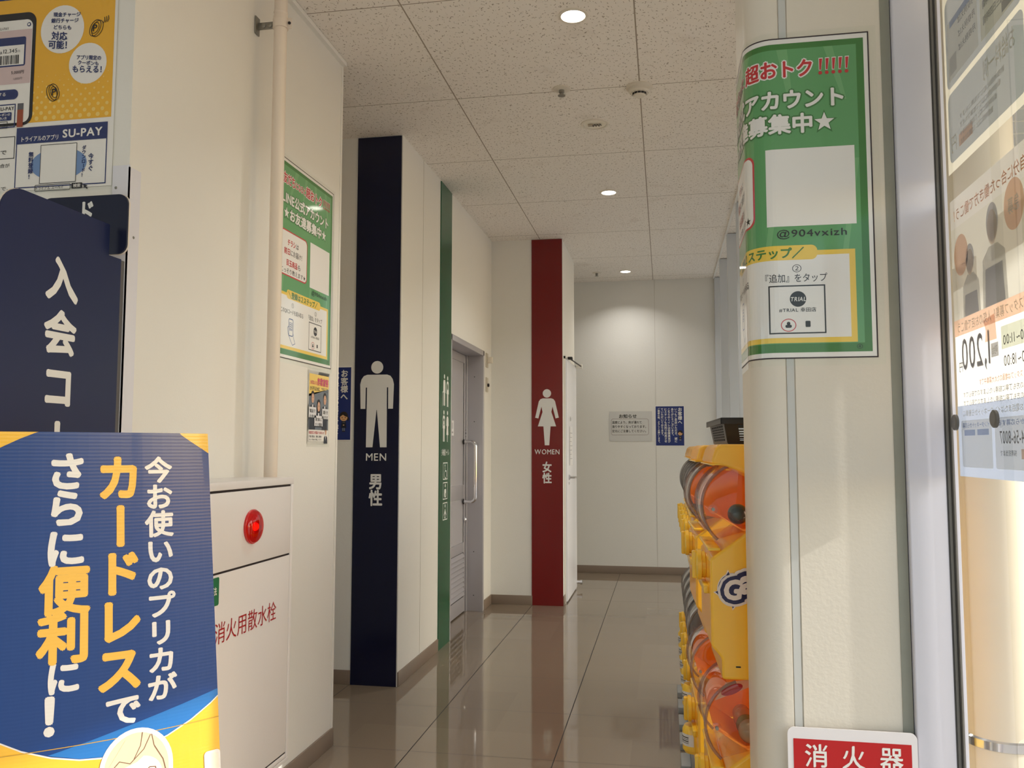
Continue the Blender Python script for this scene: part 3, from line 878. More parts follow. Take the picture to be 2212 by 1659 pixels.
# ------------------------------------------------------------------ navy notices to customers (two prints)
NV = ink('notice_navy', (24, 44, 112), 0.3)
def staff_figure(s, cx, y, k, part='staff_picture'):
    SK = ink('skin', (216, 168, 120), .5); HR = ink('hair_dark', (34, 26, 26), .5); SU = ink('suit_dark', (22, 26, 44), .5); LGR = ink('sock_grey', (120, 126, 132), .5)
    s.ellipse(cx, y+.066*k, .021*k, .021*k, HR, 4, part); s.ellipse(cx+.021*k, y+.052*k, .006*k, .010*k, HR, 4, part, 16)
    s.ellipse(cx, y+.058*k, .019*k, .017*k, SK, 5, part)
    s.poly([(cx-.019*k, y+.062*k), (cx-.010*k, y+.078*k), (cx+.012*k, y+.078*k), (cx+.02*k, y+.060*k), (cx+.006*k, y+.065*k), (cx-.004*k, y+.072*k)], HR, 6, part)
    for q in (-1, 1): s.ellipse(cx+q*.008*k, y+.058*k, .0022*k, .003*k, HR, 6, part, 12)
    s.line([(cx-.006*k, y+.049*k), (cx, y+.047*k), (cx+.006*k, y+.049*k)], .0014*k, HR, 6, part)
    s.poly([(cx-.010*k, y+.041*k), (cx+.010*k, y+.041*k), (cx+.014*k, y+.008*k), (cx-.014*k, y+.008*k)], SU, 4, part)
    s.line([(cx-.007*k, y+.034*k), (cx+.007*k, y+.034*k)], .002*k, LGR, 5, part)
    s.ellipse(cx, y+.022*k, .004*k, .003*k, SK, 5, part, 12)
    for q in (-1, 1): s.rect(cx+q*.004*k-.0025*k, y-.006*k, cx+q*.004*k+.0025*k, y+.008*k, LGR, 4, part)
    s.rect(cx-.008*k, y-.010*k, cx+.008*k, y-.006*k, HR, 4, part)
def customer_notice(matrix, label):
    w, h = .278, .393
    s = Sheet(w, h)
    s.rect(-.006, -.006, w+.006, h+.008, WH, 0.5)
    s.rect(0, 0, w, h, NV, 1)
    s.column('お客様へ', .240, .380, .042, PALE, 3, .035, 'heading')
    for i, t_ in enumerate(('いつもご来店いただき、誠に', 'ありがとうございます。', 'こちらのトイレは従業員並び', 'にスタッフも共同で利用させ', 'ていただいております。', 'ご理解の程、よろしくお願いします。')):
        c_ = (.352/13.2) if i < 5 else .362/17
        s.column(t_, .198-i*.0335, .376, c_, PALE, 3, .03, 'lettering')
    staff_figure(s, .240, .055, 1.12)
    s.finish('customer_notice', matrix=matrix, label=label, cat='notice', group='navy notices to customers')
customer_notice(on_front(-.083, 1.273, 8.608), 'navy notice with white writing and a staff drawing on the back wall')
customer_notice(on_front(-1.945, 1.287, 4.338), 'navy notice half hidden behind the wall corner beside the navy panel')

s = Sheet(.425, .30)
PG = ink('notice_paper', (206, 206, 204), .45)
s.rect(0, 0, .425, .30, PG, 1)
s.text('お知らせ', .098, .232, .272, .270, BK, 3, .03, 'heading')
s.frame(.016, .060, .392, .225, .0025, ink('brown_line', (120, 90, 84)), 2, 'border', .022)
for i, t_ in enumerate(('温度により、床が濡れて', '滑りやすくなっております。', '足元にご注意してください。')):
    s.text(t_, .026, .175-i*.044, .322 if i == 0 else .365, .203-i*.044, BK, 3, .015, 'lettering', fit=False)
s.finish('floor_notice', matrix=on_front(-.545, 1.318, 8.607), label='white notice with black lines of writing inside a rounded box on the back wall', cat='notice')

# ------------------------------------------------------------------ small poster with three people
s = Sheet(.218, .297)
s.rect(-.006, -.012, .224, .309, FILM, 1, 'laminate_edge')
s.rect(0, 0, .218, .297, WH, 1)
YL = ink('flyer_yellow', (240, 206, 96), .3, .5); SLT = ink('flyer_slate', (98, 106, 120), .35, .4)
s.poly([(.010, .190), (.208, .230), (.208, .282), (.010, .282)], YL, 2, 'heading')
s.poly([(.010, .058), (.208, .058), (.208, .228), (.010, .200)], SLT, 2, 'photograph')
PK = ink('flyer_pink', (206, 62, 110), .35, .4)
s.text('大切な人を', .018, .240, .084, .256, PK, 4, .02, 'heading'); s.text('詐欺被害', .090, .238, .200, .270, PK, 4, .035, 'heading')
s.text('から守るために、できること', .018, .215, .196, .233, BK, 4, .02, 'heading')
SK2 = ink('photo_skin', (206, 164, 140), .5); HR2 = ink('photo_hair', (40, 34, 34), .5); SU2 = ink('photo_suit', (44, 48, 60), .5); SH2 = ink('photo_shirt', (214, 216, 222), .5)
def photo_person(cx, y, k, long_hair=False):
    P_ = 'photograph'
    if long_hair: s.ellipse(cx, y+.028*k, .019*k, .034*k, HR2, 3, P_)
    s.poly([(cx-.034*k, y-.05*k), (cx+.034*k, y-.05*k), (cx+.032*k, y-.006*k), (cx+.014*k, y+.008*k), (cx-.014*k, y+.008*k), (cx-.032*k, y-.006*k)], SU2, 3.5, P_)
    s.poly([(cx-.007*k, y+.008*k), (cx+.007*k, y+.008*k), (cx, y-.03*k)], SH2, 4, P_)
    s.ellipse(cx, y+.046*k, .0165*k, .018*k, HR2, 4, P_); s.ellipse(cx, y+.034*k, .0135*k, .0195*k, SK2, 5, P_)
    for q in (-1, 1): s.ellipse(cx+q*.005*k, y+.037*k, .0018*k, .0015*k, HR2, 6, P_, 10)
    s.line([(cx-.004*k, y+.023*k), (cx+.004*k, y+.023*k)], .0014*k, ink('photo_lip', (160, 90, 80)), 6, P_)
def held_card(x0, y0, x1, y1, rows):
    s.rect(x0, y0, x1, y1, SH2, 7, 'photograph')
    for i, r in enumerate(rows): s.text(r, x0+.008, y1-.022-i*.021, x1-.008, y1-.008-i*.021, BK, 8, .015, 'photograph', fit=False)
for cx, y in ((.045, .150), (.168, .148)): s.rect(cx-.028, .058, cx+.028, y-.04, SU2, 3, 'photograph')
photo_person(.045, .150, 1.0); photo_person(.168, .148, 1.0); photo_person(.106, .118, 1.0, True)
held_card(.006, .106, .078, .148, ('電話で', 'お金は'))
held_card(.138, .104, .206, .146, ('還付', '金です'))
held_card(.062, .073, .146, .115, ('家族に', 'すぐ相談'))
s.rect(.010, .012, .208, .056, WH, 3)
s.text('相談窓口の電話でお知らせ', .014, .040, .165, .052, RD, 4, .02, 'caption')
s.text('不審な電話は、警察に相談を', .014, .026, .140, .035, BK, 4, .012, 'caption'); s.text('ひとりで悩まずお話しください', .014, .015, .140, .022, BK, 4, .008, 'caption')
photo_person(.182, .030, .55)
s.finish('safety_poster', matrix=on_left(3.146, 1.258, -1.3885), label='small poster of three dark-suited people holding cards, below the green poster', cat='poster')

# ------------------------------------------------------------------ big yellow payment poster at the upper left
w, h = .80, .84
s = Sheet(w, h)
PX = lambda x: w-(255-x)/697
PZ = lambda y: (2.452-y/780)-1.938+.0
OR = ink('payment_yellow', (232, 176, 44), .25, .9, bump=.05, bump_scale=14); OD = ink('payment_dot', (240, 206, 110), .25, .9)
PWH = ink('payment_white', (232, 230, 226), .25, .9, bump=.06, bump_scale=14); PNV = ink('payment_navy', (28, 44, 100), .25, .9)
PLT = ink('payment_pale_red', (206, 184, 184), .25, .9)
s.rect(-.01, -.010, w+.006, h+.01, FILM, 0.5, 'laminate_edge')
s.rect(0, 0, w, h, PWH, 1)
s.rect(0, PZ(254), PX(249), h, OR, 2, 'picture_panel')
for r in range(9):
    for c_ in range(24):
        x = PX(258-c_*18.5-(r % 2)*9.2); y = PZ(246-r*11.5)
        rr = .0062-r*.0006
        if 0.02 < x < PX(244): s.ellipse(x, y, rr, rr, OD, 3, 'picture_panel', 10)
s.rect(0, PZ(-23), PX(249), h, PNV, 3, 'picture_panel')
# telephone screen
s.rrect(PX(-160), PZ(258), PX(82), PZ(8), .028, BK, 4, 'phone_picture'); s.rrect(PX(-152), PZ(252), PX(75), PZ(24), .020, PWH, 5, 'phone_picture')
s.rect(PX(-152), PZ(166), PX(74), PZ(46), PLT, 6, 'phone_picture')
s.text('SU-PAY', PX(2), PZ(44), PX(23), PZ(38), ink('print_grey', (110, 108, 108)), 7, .01, 'phone_picture'); s.ellipse(PX(67), PZ(36), .006, .006, PNV, 7, 'phone_picture', 14); s.ellipse(PX(67), PZ(36), .0035, .0035, PWH, 8, 'phone_picture', 14)
s.rrect(PX(-120), PZ(127), PX(62), PZ(62), .006, PNV, 7, 'phone_picture'); s.rect(PX(-117), PZ(124), PX(59), PZ(80), PWH, 8, 'phone_picture')
s.text('残高', PX(2), PZ(98), PX(11), PZ(92), BK, 9, 0, 'phone_picture'); s.text('12,345', PX(14), PZ(98), PX(44), PZ(88), BK, 9, .006, 'phone_picture'); s.text('円', PX(46), PZ(97), PX(50), PZ(92), BK, 9, 0, 'phone_picture')
x = -110.0
while x < 48:
    b_ = random.choice((1.0, 1.6, 2.4)); s.rect(PX(x), PZ(122), PX(x+b_), PZ(102), BK, 9, 'phone_picture'); x += b_+random.choice((1.0, 1.5, 2.2))
s.text('5,000円', PX(33), PZ(145), PX(60), PZ(137), BK, 8, .004, 'phone_picture'); s.text('1,000円', PX(39), PZ(158), PX(57), PZ(152), ink('print_grey', (110, 108, 108)), 8, 0, 'phone_picture'); s.text('+', PX(-2), PZ(160), PX(3), PZ(155), BK, 8, 0, 'phone_picture')
s.rrect(PX(-120), PZ(200), PX(50), PZ(178), .014, PNV, 7, 'phone_picture'); s.text('チャージする', PX(-30), PZ(192), PX(23), PZ(184), PWH, 8, .01, 'phone_picture')
s.frame(PX(-120), PZ(262), PX(46), PZ(210), .003, PNV, 7, 'phone_picture'); s.text('SU-PAY', PX(9), PZ(224), PX(43), PZ(216), BK, 8, .02, 'phone_picture'); s.rrect(PX(0), PZ(226), PX(7), PZ(216), .002, PNV, 8, 'phone_picture')
s.rrect(PX(1), PZ(246), PX(38), PZ(228), .003, PNV, 8, 'phone_picture'); s.text('クーポンの', PX(5), PZ(236), PX(35), PZ(230), PWH, 9, .02, 'phone_picture'); s.text('使い方', PX(10), PZ(244), PX(28), PZ(238), PWH, 9, .02, 'phone_picture')
s.frame(PX(7), PZ(263), PX(30), PZ(248), .0016, BK, 8, 'phone_picture'); s.star(PX(21), PZ(256), .006, BK, 8, 'phone_picture'); s.line([(PX(12), PZ(263)), (PX(12), PZ(248))], .0012, BK, 8, 'phone_picture')
s.rect(PX(50), PZ(262), PX(63), PZ(224), ink('photo_brown', (150, 70, 40), .3, .6), 7, 'phone_picture'); s.rect(PX(50), PZ(224), PX(63), PZ(210), ink('photo_grey', (90, 90, 96), .3, .6), 7, 'phone_picture')
# speech circles and coins
s.ellipse(PX(139), PZ(54), .0665, .068, PWH, 4, 'speech_circle'); s.ellipse(PX(196), PZ(134), .057, .057, PWH, 4, 'speech_circle')
for t_, x0, x1, y0, y1 in (('現金チャージ', 119, 177, 25, 15), ('銀行チャージ', 115, 173, 38, 28), ('どちらも', 121, 158, 52, 43), ('対応', 117, 150, 75, 57), ('可能！', 111, 150, 94, 76)):
    s.text(t_, PX(x0), PZ(y0), PX(x1), PZ(y1), PNV, 6, .03, 'speech_circle', tilt=-.006)
for t_, x0, x1, y0, y1 in (('アプリ限定の', 173, 224, 124, 114), ('クーポンも', 176, 219, 135, 126), ('もらえる！', 165, 226, 151, 137)):
    s.text(t_, PX(x0), PZ(y0), PX(x1), PZ(y1), PNV, 6, .03, 'speech_circle', tilt=-.008)
def coin(cx, cy, rot):
    X_, Y_ = PX(cx), PZ(cy)
    P_ = 'coin_picture#%d' % cx
    q = 1 if rot < 0 else -1
    for k, dx in ((.024, 0), (.016, 0), (.024, q*.007)):
        pts = []
        for i in range(28):
            a = 2*PI*i/28; u_, v_ = k*.62*math.cos(a), k*math.sin(a)
            pts.append((X_+dx+u_*math.cos(rot)-v_*math.sin(rot), Y_-abs(dx)*.3+u_*math.sin(rot)+v_*math.cos(rot)))
        s.line(pts, .0018, BK, 5, P_, True)
    s.text('P', X_-.006, Y_-.009, X_+.006, Y_+.009, BK, 6, .02, P_)
coin(209, 58, -.45); coin(127, 191, .35)
for i in range(3): s.line([(PX(226+i*4), PZ(49-i)), (PX(229+i*4), PZ(43-i)), (PX(228+i*4), PZ(36-i*1.5))], .002, BK, 5, 'coin_picture#209')
# download panel, its code square left blank
s.rect(PX(50), PZ(392), PX(243), PZ(264), PWH, 2, 'download_panel'); s.frame(PX(50), PZ(396), PX(243), PZ(264), .003, PNV, 3, 'download_panel'); s.rect(PX(50), PZ(300), PX(243), PZ(264), PNV, 4, 'download_panel')
s.text('トライアルのアプリ', PX(62), PZ(295), PX(140), PZ(284), PWH, 5, .02, 'download_panel'); s.text('SU-PAY', PX(150), PZ(292), PX(232), PZ(275), PWH, 5, .03, 'download_panel')
s.ellipse(PX(143), PZ(348), .085, .045, ink('download_blue', (110, 140, 186), .25, .8), 4, 'download_panel'); s.rect(PX(104), PZ(389), PX(181), PZ(305), PWH, 5, 'download_panel'); s.frame(PX(104), PZ(389), PX(181), PZ(305), .0016, BK, 6, 'download_panel')
s.column('今すぐ', PX(211), PZ(330), .0165, PNV, 6, .03, 'download_panel'); s.column('ダウンロード！', PX(196), PZ(312), .0125, PNV, 6, .03, 'download_panel'); s.column('無料登録！', PX(84), PZ(318), .0155, PNV, 6, .03, 'download_panel')
s.frame(PX(94), PZ(405), PX(170), PZ(391), .0016, BK, 4, 'download_panel', .003); s.text('トライアル スーペイ', PX(97), PZ(402), PX(155), PZ(395), BK, 5, .01, 'download_panel'); s.rrect(PX(172), PZ(403), PX(195), PZ(391), .003, BK, 4, 'download_panel'); s.text('検索', PX(176), PZ(401), PX(191), PZ(393), PWH, 5, .02, 'download_panel')
s.poly([(PX(197), PZ(395)), (PX(206), PZ(398)), (PX(203), PZ(400)), (PX(207), PZ(404)), (PX(205), PZ(406)), (PX(201), PZ(402)), (PX(199), PZ(404))], BK, 5, 'download_panel')
s.frame(0.02, PZ(330), PX(47), PZ(281), .002, BK, 3, 'note_panel'); s.text('22時(夜)まで', PX(-60), PZ(322), PX(30), PZ(310), BK, 4, .012, 'note_panel')
for t_, x0, x1, y1 in (('ご利用できなくなる場合が', -90, 38, 340), ('ございます。', -60, 13, 366), ('変更となりますので、', -85, 38, 390)):
    s.text(t_, PX(x0), PZ(y1+9), PX(x1), PZ(y1), BK, 4, .006, 'note_panel', fit=False)
s.finish('payment_poster', matrix=on_front(-2.24, 1.938, 1.9785), label='large yellow and white payment poster at the upper left with round speech circles', cat='poster')

# ------------------------------------------------------------------ navy membership sign: a board standing out from the wall and its cross panel
NVB = mat('sign_board_navy', (13, 26, 70), 0.35); NVD = mat('sign_board_dark', (14, 20, 48), 0.3); EDGE = mat('board_edge', (226, 216, 204), 0.5)
t = empty('membership_sign', (-1.39, 1.96, 0.0), 'tall navy sign board with large white vertical writing, standing out from the wall', 'sign')
Y0, ZT = 1.548, 1.811
pts = [(0.0, .72), (0.0, 1.732), (-.05, 1.732), (-.05, ZT)] + [(-.412+.065-.065*math.sin(a), ZT-.065+.065*math.cos(a)) for a in [PI/2*i/8 for i in range(9)]] + [(-.412, .72)]
MB().prism(pts, -.004, .0, NVB, lambda u, v, d_: (d_, u, v)).build('board', t)
MB().prism([(a*1.0, b+(.0012 if b > 1.7 else 0)) for a, b in pts], -.008, -.004, EDGE, lambda u, v, d_: (d_, u, v)).build('core', t)
MB().box((-.02, .0, .72), (-.002, .018, 1.73), mat('board_edge_grey', (96, 94, 94), .5)).build('edge_strip', t)
s = Sheet(.41, 1.1)
s.column('入会コーナー', .198, .968, .108, PALE, 1, .042, wide=1.02, pitch=.126)
o = s.finish('lettering', t, matrix=frame_mat((0.0, -.412, .72), (0, 1, 0), (0, 0, 1), (1, 0, 0)))
t = empty('category_sign', (-1.478, 1.935, 1.74), 'dark navy rounded cross panel slotted behind the tall navy sign board', 'sign')
MB().prism(Sheet.rr(-.13, 0, .12, .157, .026), -.003, .003, NVD, lambda u, v, d_: (u, d_, v)).build('panel', t)
MB().prism(Sheet.rr(-.1315, -.0015, .1215, .1585, .027), .003, .007, EDGE, lambda u, v, d_: (u, d_, v)).build('core', t)
s = Sheet(.25, .16)
s.text('カード', .012, .082, .150, .142, PALE, 1, .04)
s.finish('lettering', t, matrix=frame_mat((-.13, -.003, 0), (1, 0, 0), (0, 0, 1), (0, -1, 0)))

# ------------------------------------------------------------------ recruitment posters stuck outside the glass, seen from behind
def hazed(name, rgb): return translucent('showthrough_'+name, tuple(min(250, int(v+(252-v)*.42)) for v in rgb), 0.72, 0.5, 0.0)  # mixed towards white: glass reflection and show-through painted into the inks
FW = hazed('white', (226, 222, 212)); FN = hazed('navy', (138, 150, 172)); FO = hazed('orange', (226, 168, 130)); FG = hazed('grey', (186, 184, 180))
FB = hazed('blue', (132, 156, 206)); FY = hazed('cream', (226, 222, 200)); FT = hazed('text', (120, 120, 124)); FS = hazed('skin', (218, 196, 176)); FD = hazed('apron', (150, 150, 162))
def on_glass(z): return frame_mat((.6275, 1.972, z), (0, -1, 0), (0, 0, 1), (-1, 0, 0))
w, h = .425, .60
s = Sheet(w, h, mirror=True); s.step = 0.0003
s.rect(0, 0, w, h, FW, 1)
s.rect(.0, .535, w, h, hazed('banner', (214, 212, 212)), 2, 'heading'); s.text('自分に合った働き方で働こう！', .03, .548, .40, .575, FO, 4, .02, 'heading', fit=False)
s.rect(0, .335, w, .535, hazed('photo', (204, 202, 194)), 2, 'photograph')
s.rect(0, .42, .2, .50, hazed('photo_light', (216, 208, 196)), 3, 'photograph'); s.rect(.28, .40, w, .45, hazed('photo_light', (216, 208, 196)), 3, 'photograph')
for cx, y, k in ((.315, .40, 1.0), (.19, .43, 1.25)):
    s.poly([(cx-.05*k, .335), (cx+.05*k, .335), (cx+.045*k, y), (cx+.018*k, y+.02), (cx-.018*k, y+.02), (cx-.045*k, y)], FG, 4, 'photograph')
    s.poly([(cx-.04*k, .335), (cx+.04*k, .335), (cx+.034*k, y-.02), (cx-.034*k, y-.02)], FD, 5, 'photograph')
    s.ellipse(cx, y+.052*k, .024*k, .030*k, FD, 5, 'photograph'); s.ellipse(cx, y+.044*k, .020*k, .027*k, FS, 6, 'photograph')
for cx, cy, r in ((.365, .47, .042), (.085, .50, .045)): s.ellipse(cx, cy, r, r*1.05, FO, 6, 'photograph')
s.text('急募', .06, .485, .11, .515, FW, 8, .02, 'photograph')
s.rect(0, .300, w, .335, FO, 4, 'heading'); s.text('新規スタッフ募集！人気のお店で働こう', .02, .306, .40, .328, FW, 6, .02, 'heading', fit=False)
WK = hazed('dark_text', (92, 90, 92))
s.text('1,200', .228, .214, .383, .290, WK, 4, .02, 'lettering'); s.text('円', .382, .222, .402, .242, WK, 4, .01, 'lettering')
s.rect(.185, .235, .222, .262, FT, 4, 'lettering'); s.text('時給', .190, .240, .217, .257, FW, 5, .02, 'lettering')
s.poly([(.19, .268), (.25, .268), (.244, .29), (.255, .312), (.196, .318)], FO, 5, 'heading')
s.rect(.02, .245, .17, .288, hazed('green', (196, 206, 184)), 3, 'lettering'); s.text('7:00~11:00', .03, .252, .16, .270, FT, 5, .01, 'lettering'); s.text('9:00~18:00', .03, .212, .16, .232, FT, 5, .01, 'lettering')
s.text('スタッフは増員のため大募集中です', .08, .186, .29, .199, FO, 4, .012, 'lettering', fit=False)
for i in range(2): s.text('初めての方も丁寧に指導いたしますので安心です', .03, .166-i*.018, .385, .178-i*.018, FT, 4, .008, 'lettering', fit=False)
s.rect(0, 0, w, .150, FB, 3, 'contact_panel'); s.text('応募はお電話またはインターネットから簡単に', .03, .126, .39, .140, FW, 5, .01, 'contact_panel', fit=False)
s.rrect(.235, .020, .405, .118, .006, FW, 4, 'contact_panel'); s.rrect(.02, .020, .220, .118, .006, FW, 4, 'contact_panel')
for x in (.250, .325): s.rect(x, .086, x+.062, .098, FB, 5, 'contact_panel')
s.text('インターネットから応募', .245, .102, .395, .113, FB, 6, .01, 'contact_panel', fit=False)
s.text('電話から応募する', .04, .102, .20, .113, FB, 6, .01, 'contact_panel', fit=False)
s.text('0564-56-8007', .045, .068, .195, .092, FT, 6, .012, 'contact_panel'); s.text('採用担当まで', .12, .045, .195, .056, FT, 6, .01, 'contact_panel', fit=False); s.rect(.03, .040, .10, .058, FO, 5, 'contact_panel')
s.finish('recruitment_poster', matrix=on_glass(1.182), label='lower faded poster on the glass, seen from behind, with mirrored 1,200', cat='poster', group='posters on the outside of the glass')
h = .62
s = Sheet(w, h, mirror=True); s.step = 0.0003
s.rect(0, 0, w, h, FY, 1)
s.rrect(.012, .020, .410, .172, .018, FN, 3, 'info_panel')
s.text('お給料一例', .05, .118, .20, .160, FW, 5, .02, 'info_panel'); s.text('円', .365, .040, .395, .075, FW, 5, .02, 'info_panel')
for i in range(4): s.text('勤務時間に応じて加算されます', .10+i*.02, .095-i*.018, .34, .107-i*.018, FG, 5, .008, 'info_panel', fit=False)
s.rect(.27, .040, .35, .066, FO, 4, 'info_panel')
s.rrect(.012, .185, .410, .385, .018, FN, 3, 'info_panel'); s.rect(.028, .200, .205, .360, FY, 4, 'info_panel'); s.rect(.22, .200, .396, .330, FW, 4, 'info_panel')
for i in range(4): s.text('例えば週三日四時間', .04, .325-i*.033, .19, .343-i*.033, FT, 5, .01, 'info_panel', fit=False)
s.rect(.04, .205, .10, .225, FT, 5, 'info_panel')
for i in range(3): s.text('月収例えば', .23, .30-i*.03, .33, .316-i*.03, FT, 5, .01, 'info_panel', fit=False)
s.rect(.345, .21, .388, .25, FG, 5, 'info_panel'); s.rect(.23, .315, .38, .33, FB, 5, 'info_panel')
for i in range(4): s.rect(.04+i*.02, .42+i*.045, .38, .432+i*.045, FN if i % 2 else FG, 3, 'info_panel')
s.finish('information_poster', matrix=on_glass(1.842), label='upper faded poster on the glass with dark rounded panels, seen from behind', cat='poster', group='posters on the outside of the glass')
for y, z, l in ((1.955, 1.297, 'dark round magnet at the edge of the lower glass poster, nearer the frame'), (1.735, 1.297, 'dark round magnet on the blue part of the lower glass poster')):
    o = MB().lathe([(0.017, 0), (0.017, .005), (.014, .007), (0, .007)], mat('magnet_grey', (110, 106, 100), .4), (0, 0, 0), (-1, 0, 0), 24).build('magnet', loc=(.618, y, z))
    tag(o, l, 'magnet', 'magnets on the glass')

# ------------------------------------------------------------------ fire extinguisher sign on the pillar
w, h = .266, .30
t = empty('extinguisher_sign', (.257, 1.9815, .334), 'red and white fire extinguisher plate low on the pillar at the right', 'sign')
SW = mat('sign_plate_white', (232, 228, 230), .3); SR = mat('sign_plate_red', (188, 18, 22), .3)
MB().prism(Sheet.rr(0, 0, w, h, .014), 0, .003, SW, lambda u, v, d_: (u, -d_, v)).build('plate', t)
s = Sheet(w, h)
s.rect(.012, .012, w-.012, h-.024, SR, 1)
s.finish('red_panel', t, matrix=frame_mat((0, -.003, 0), (1, 0, 0), (0, 0, 1), (0, -1, 0)))
s = Sheet(w, h)
for i, ch in enumerate('消火器'):
    s = Sheet(w, h)
    s.text(ch, .036+i*.077, h-.082, .082+i*.077, h-.034, WH, 2, .018)
    s.finish('lettering', t, matrix=frame_mat((0, -.003, 0), (1, 0, 0), (0, 0, 1), (0, -1, 0)))
s = Sheet(w, h)
s.text('FIRE EXTINGUISHER', .036, h-.105, .232, h-.088, WH, 2, .01)
s.finish('english_lettering', t, matrix=frame_mat((0, -.003, 0), (1, 0, 0), (0, 0, 1), (0, -1, 0)))

# ------------------------------------------------------------------ hydrant cabinet on the left wall
CAB = mat('cabinet_enamel', (228, 224, 222), 0.28, bump=0.03, bump_scale=200)
GAP = mat('cabinet_gap', (40, 30, 30), .7)
cy0, cy1, cz0, cz1, fx = 2.04, 2.605, .252, 1.147, -1.192
t = empty('hydrant_cabinet', (-1.39, (cy0+cy1)/2, cz0), 'white hydrant cabinet with a round red lamp on the left wall', 'cabinet')
def cab(mb, name, par=None):
    p = par or t
    off = Vector((-1.39, (cy0+cy1)/2, cz0))
    mb.v = [tuple(Vector(v)-off) for v in mb.v]
    return mb.build(name, p)
mb = MB()
mb.box((-1.388, cy0+.0012, cz0+.0012), (fx-.004, cy1-.0012, cz1-.0012), CAB, bev=.003)
for a, b_ in (((fx-.006, cy0, cz1-.022), (fx, cy1, cz1)), ((fx-.006, cy0, cz0), (fx, cy1, cz0+.012)), ((fx-.006, cy0, cz0+.012), (fx, cy0+.018, cz1-.022)), ((fx-.006, cy1-.018, cz0+.012), (fx, cy1, cz1-.022))):
    mb.box(a, b_, CAB, bev=.0015)
mb.box((fx-.005, cy0+.018, cz0+.012), (fx-.0038, cy1-.018, cz1-.022), GAP)
cab(mb, 'body')
cab(MB().box((fx-.0036, cy0+.02, .905), (fx+.0, cy1-.021, cz1-.0285), CAB, bev=.0012), 'lamp_panel')
dr = cab(MB().box((fx-.0036, cy0+.02, cz0+.032), (fx+.0, cy1-.021, .899), CAB, bev=.0012), 'door')
cab(MB().box((fx-.0036, cy0+.02, cz0+.013), (fx+.0, cy1-.021, cz0+.027), CAB, bev=.001), 'kick_strip')
s = Sheet(.45, .1)
s.text('消火用散水栓', 0, 0, .365, .058, ink('print_dark_red', (166, 20, 26), .4), 1, .002)
lt_ = s.finish('lettering', t, matrix=frame_mat((fx+.0005+1.39, 2.128-(cy0+cy1)/2, .712-cz0), (0, 1, 0), (0, 0, 1), (1, 0, 0)))
s = Sheet(.09, .075)
s.rrect(0, 0, .09, .075, .006, ink('plate_green', (22, 110, 66), .3), 1)
s.text('使用法', .012, .028, .078, .05, WH, 2, .02)
s.finish('instruction_plate', t, matrix=frame_mat((fx+.0005+1.39, 2.055-(cy0+cy1)/2, .818-cz0), (0, 1, 0), (0, 0, 1), (1, 0, 0)))
LR = see_through('red_lamp_lens', (.9, .02, .03), .05, 1.6)
RB = mat('red_lamp_base', (205, 12, 20), .3, coat=.6)
lc = (fx+.0005, 2.324, 1.012)
lamp = cab(MB().lathe([(.050, 0), (.050, .006), (.045, .009), (.0, .009)], RB, lc, (1, 0, 0), 36), 'red_lamp')
off = Vector((-1.39, (cy0+cy1)/2, cz0)); rel = Vector(lc)-off
prof_ = [(.048*math.cos(a), .008+.017*math.sin(a)) for a in [PI/2*i/10 for i in range(10)]]+[(0, .025)]
MB().lathe(prof_, LR, rel, (1, 0, 0), 36).build('lens', lamp)
RE = bpy.data.materials.new('red_bulb'); RE.use_nodes = True
_e = RE.node_tree.nodes.new('ShaderNodeEmission'); _e.inputs[0].default_value = (1, .06, .05, 1); _e.inputs[1].default_value = 2.2
RE.node_tree.links.new(_e.outputs[0], RE.node_tree.nodes['Material Output'].inputs[0])
MB().ball((rel.x+.009, rel.y, rel.z), .012, RE).build('bulb', lamp)

# ------------------------------------------------------------------ wall pipe with its bracket
PIPE = mat('pipe_paint', (226, 214, 200), .35, var=.05, var_scale=6)
px_, py_, pr_ = -1.300, 2.657, .0225
t = empty('pipe', (px_, py_, 0), 'vertical cream-painted pipe standing off the left wall behind the cabinet', 'pipe')
MB().lathe([(pr_, 0.0), (pr_, 2.72), (pr_*1.03, 2.722), (pr_*1.12, 2.728), (pr_*1.12, 2.742), (pr_*1.03, 2.748), (pr_*1.03, 2.752), (pr_*1.10, 2.756), (pr_, 2.764), (pr_, H)], PIPE, seg=28).build('pipe_run', t)
mb = MB().box((-.088, -.018, 2.685), (-.084, .012, 2.748), STEEL, bev=.001)
mb.box((-.086, -.003, 2.702), (-pr_+.002, .001, 2.728), STEEL, bev=.001)
for dx in (-.062, -.038): mb.lathe([(.008, 0), (.008, .003), (.004, .005), (0, .005)], STEEL, (dx, -.003, 2.715), (0, -1, 0), 14)
mb.build('bracket', t)
mb = MB().lathe([(pr_+.0045, 2.700), (pr_+.0045, 2.730)], PIPE, seg=28)
mb.box((pr_, -.003, 2.698), (pr_+.020, .001, 2.735), PIPE, bev=.001).lathe([(.005, 0), (.005, .004), (0, .004)], BLACK, (pr_+.012, -.003, 2.716), (0, -1, 0), 10)
mb.build('clamp', t)

# corner guard at the outside corner by the navy sign
GP = mat('corner_guard_plastic', (218, 218, 226), .35)
t = empty('corner_guard', (-1.39, 1.98, 0), 'pale lilac plastic corner guard behind the tall navy sign', 'corner guard')
MB().box((-.046, -.004, .05), (.004, -.0005, 1.99), GP).box((.0005, -.004, .05), (.004, .045, 1.985), GP).build('guard', t)
for z in (.45, .9, 1.345, 1.93): MB().lathe([(.004, 0), (.003, .0015), (0, .0015)], STEEL, (-.035, -.004, z), (0, -1, 0), 12).build('screw', t)
for z in (.62, 1.10, 1.80): MB().lathe([(.004, 0), (.003, .0015), (0, .0015)], STEEL, (.004, .022, z), (1, 0, 0), 12).build('screw', t)

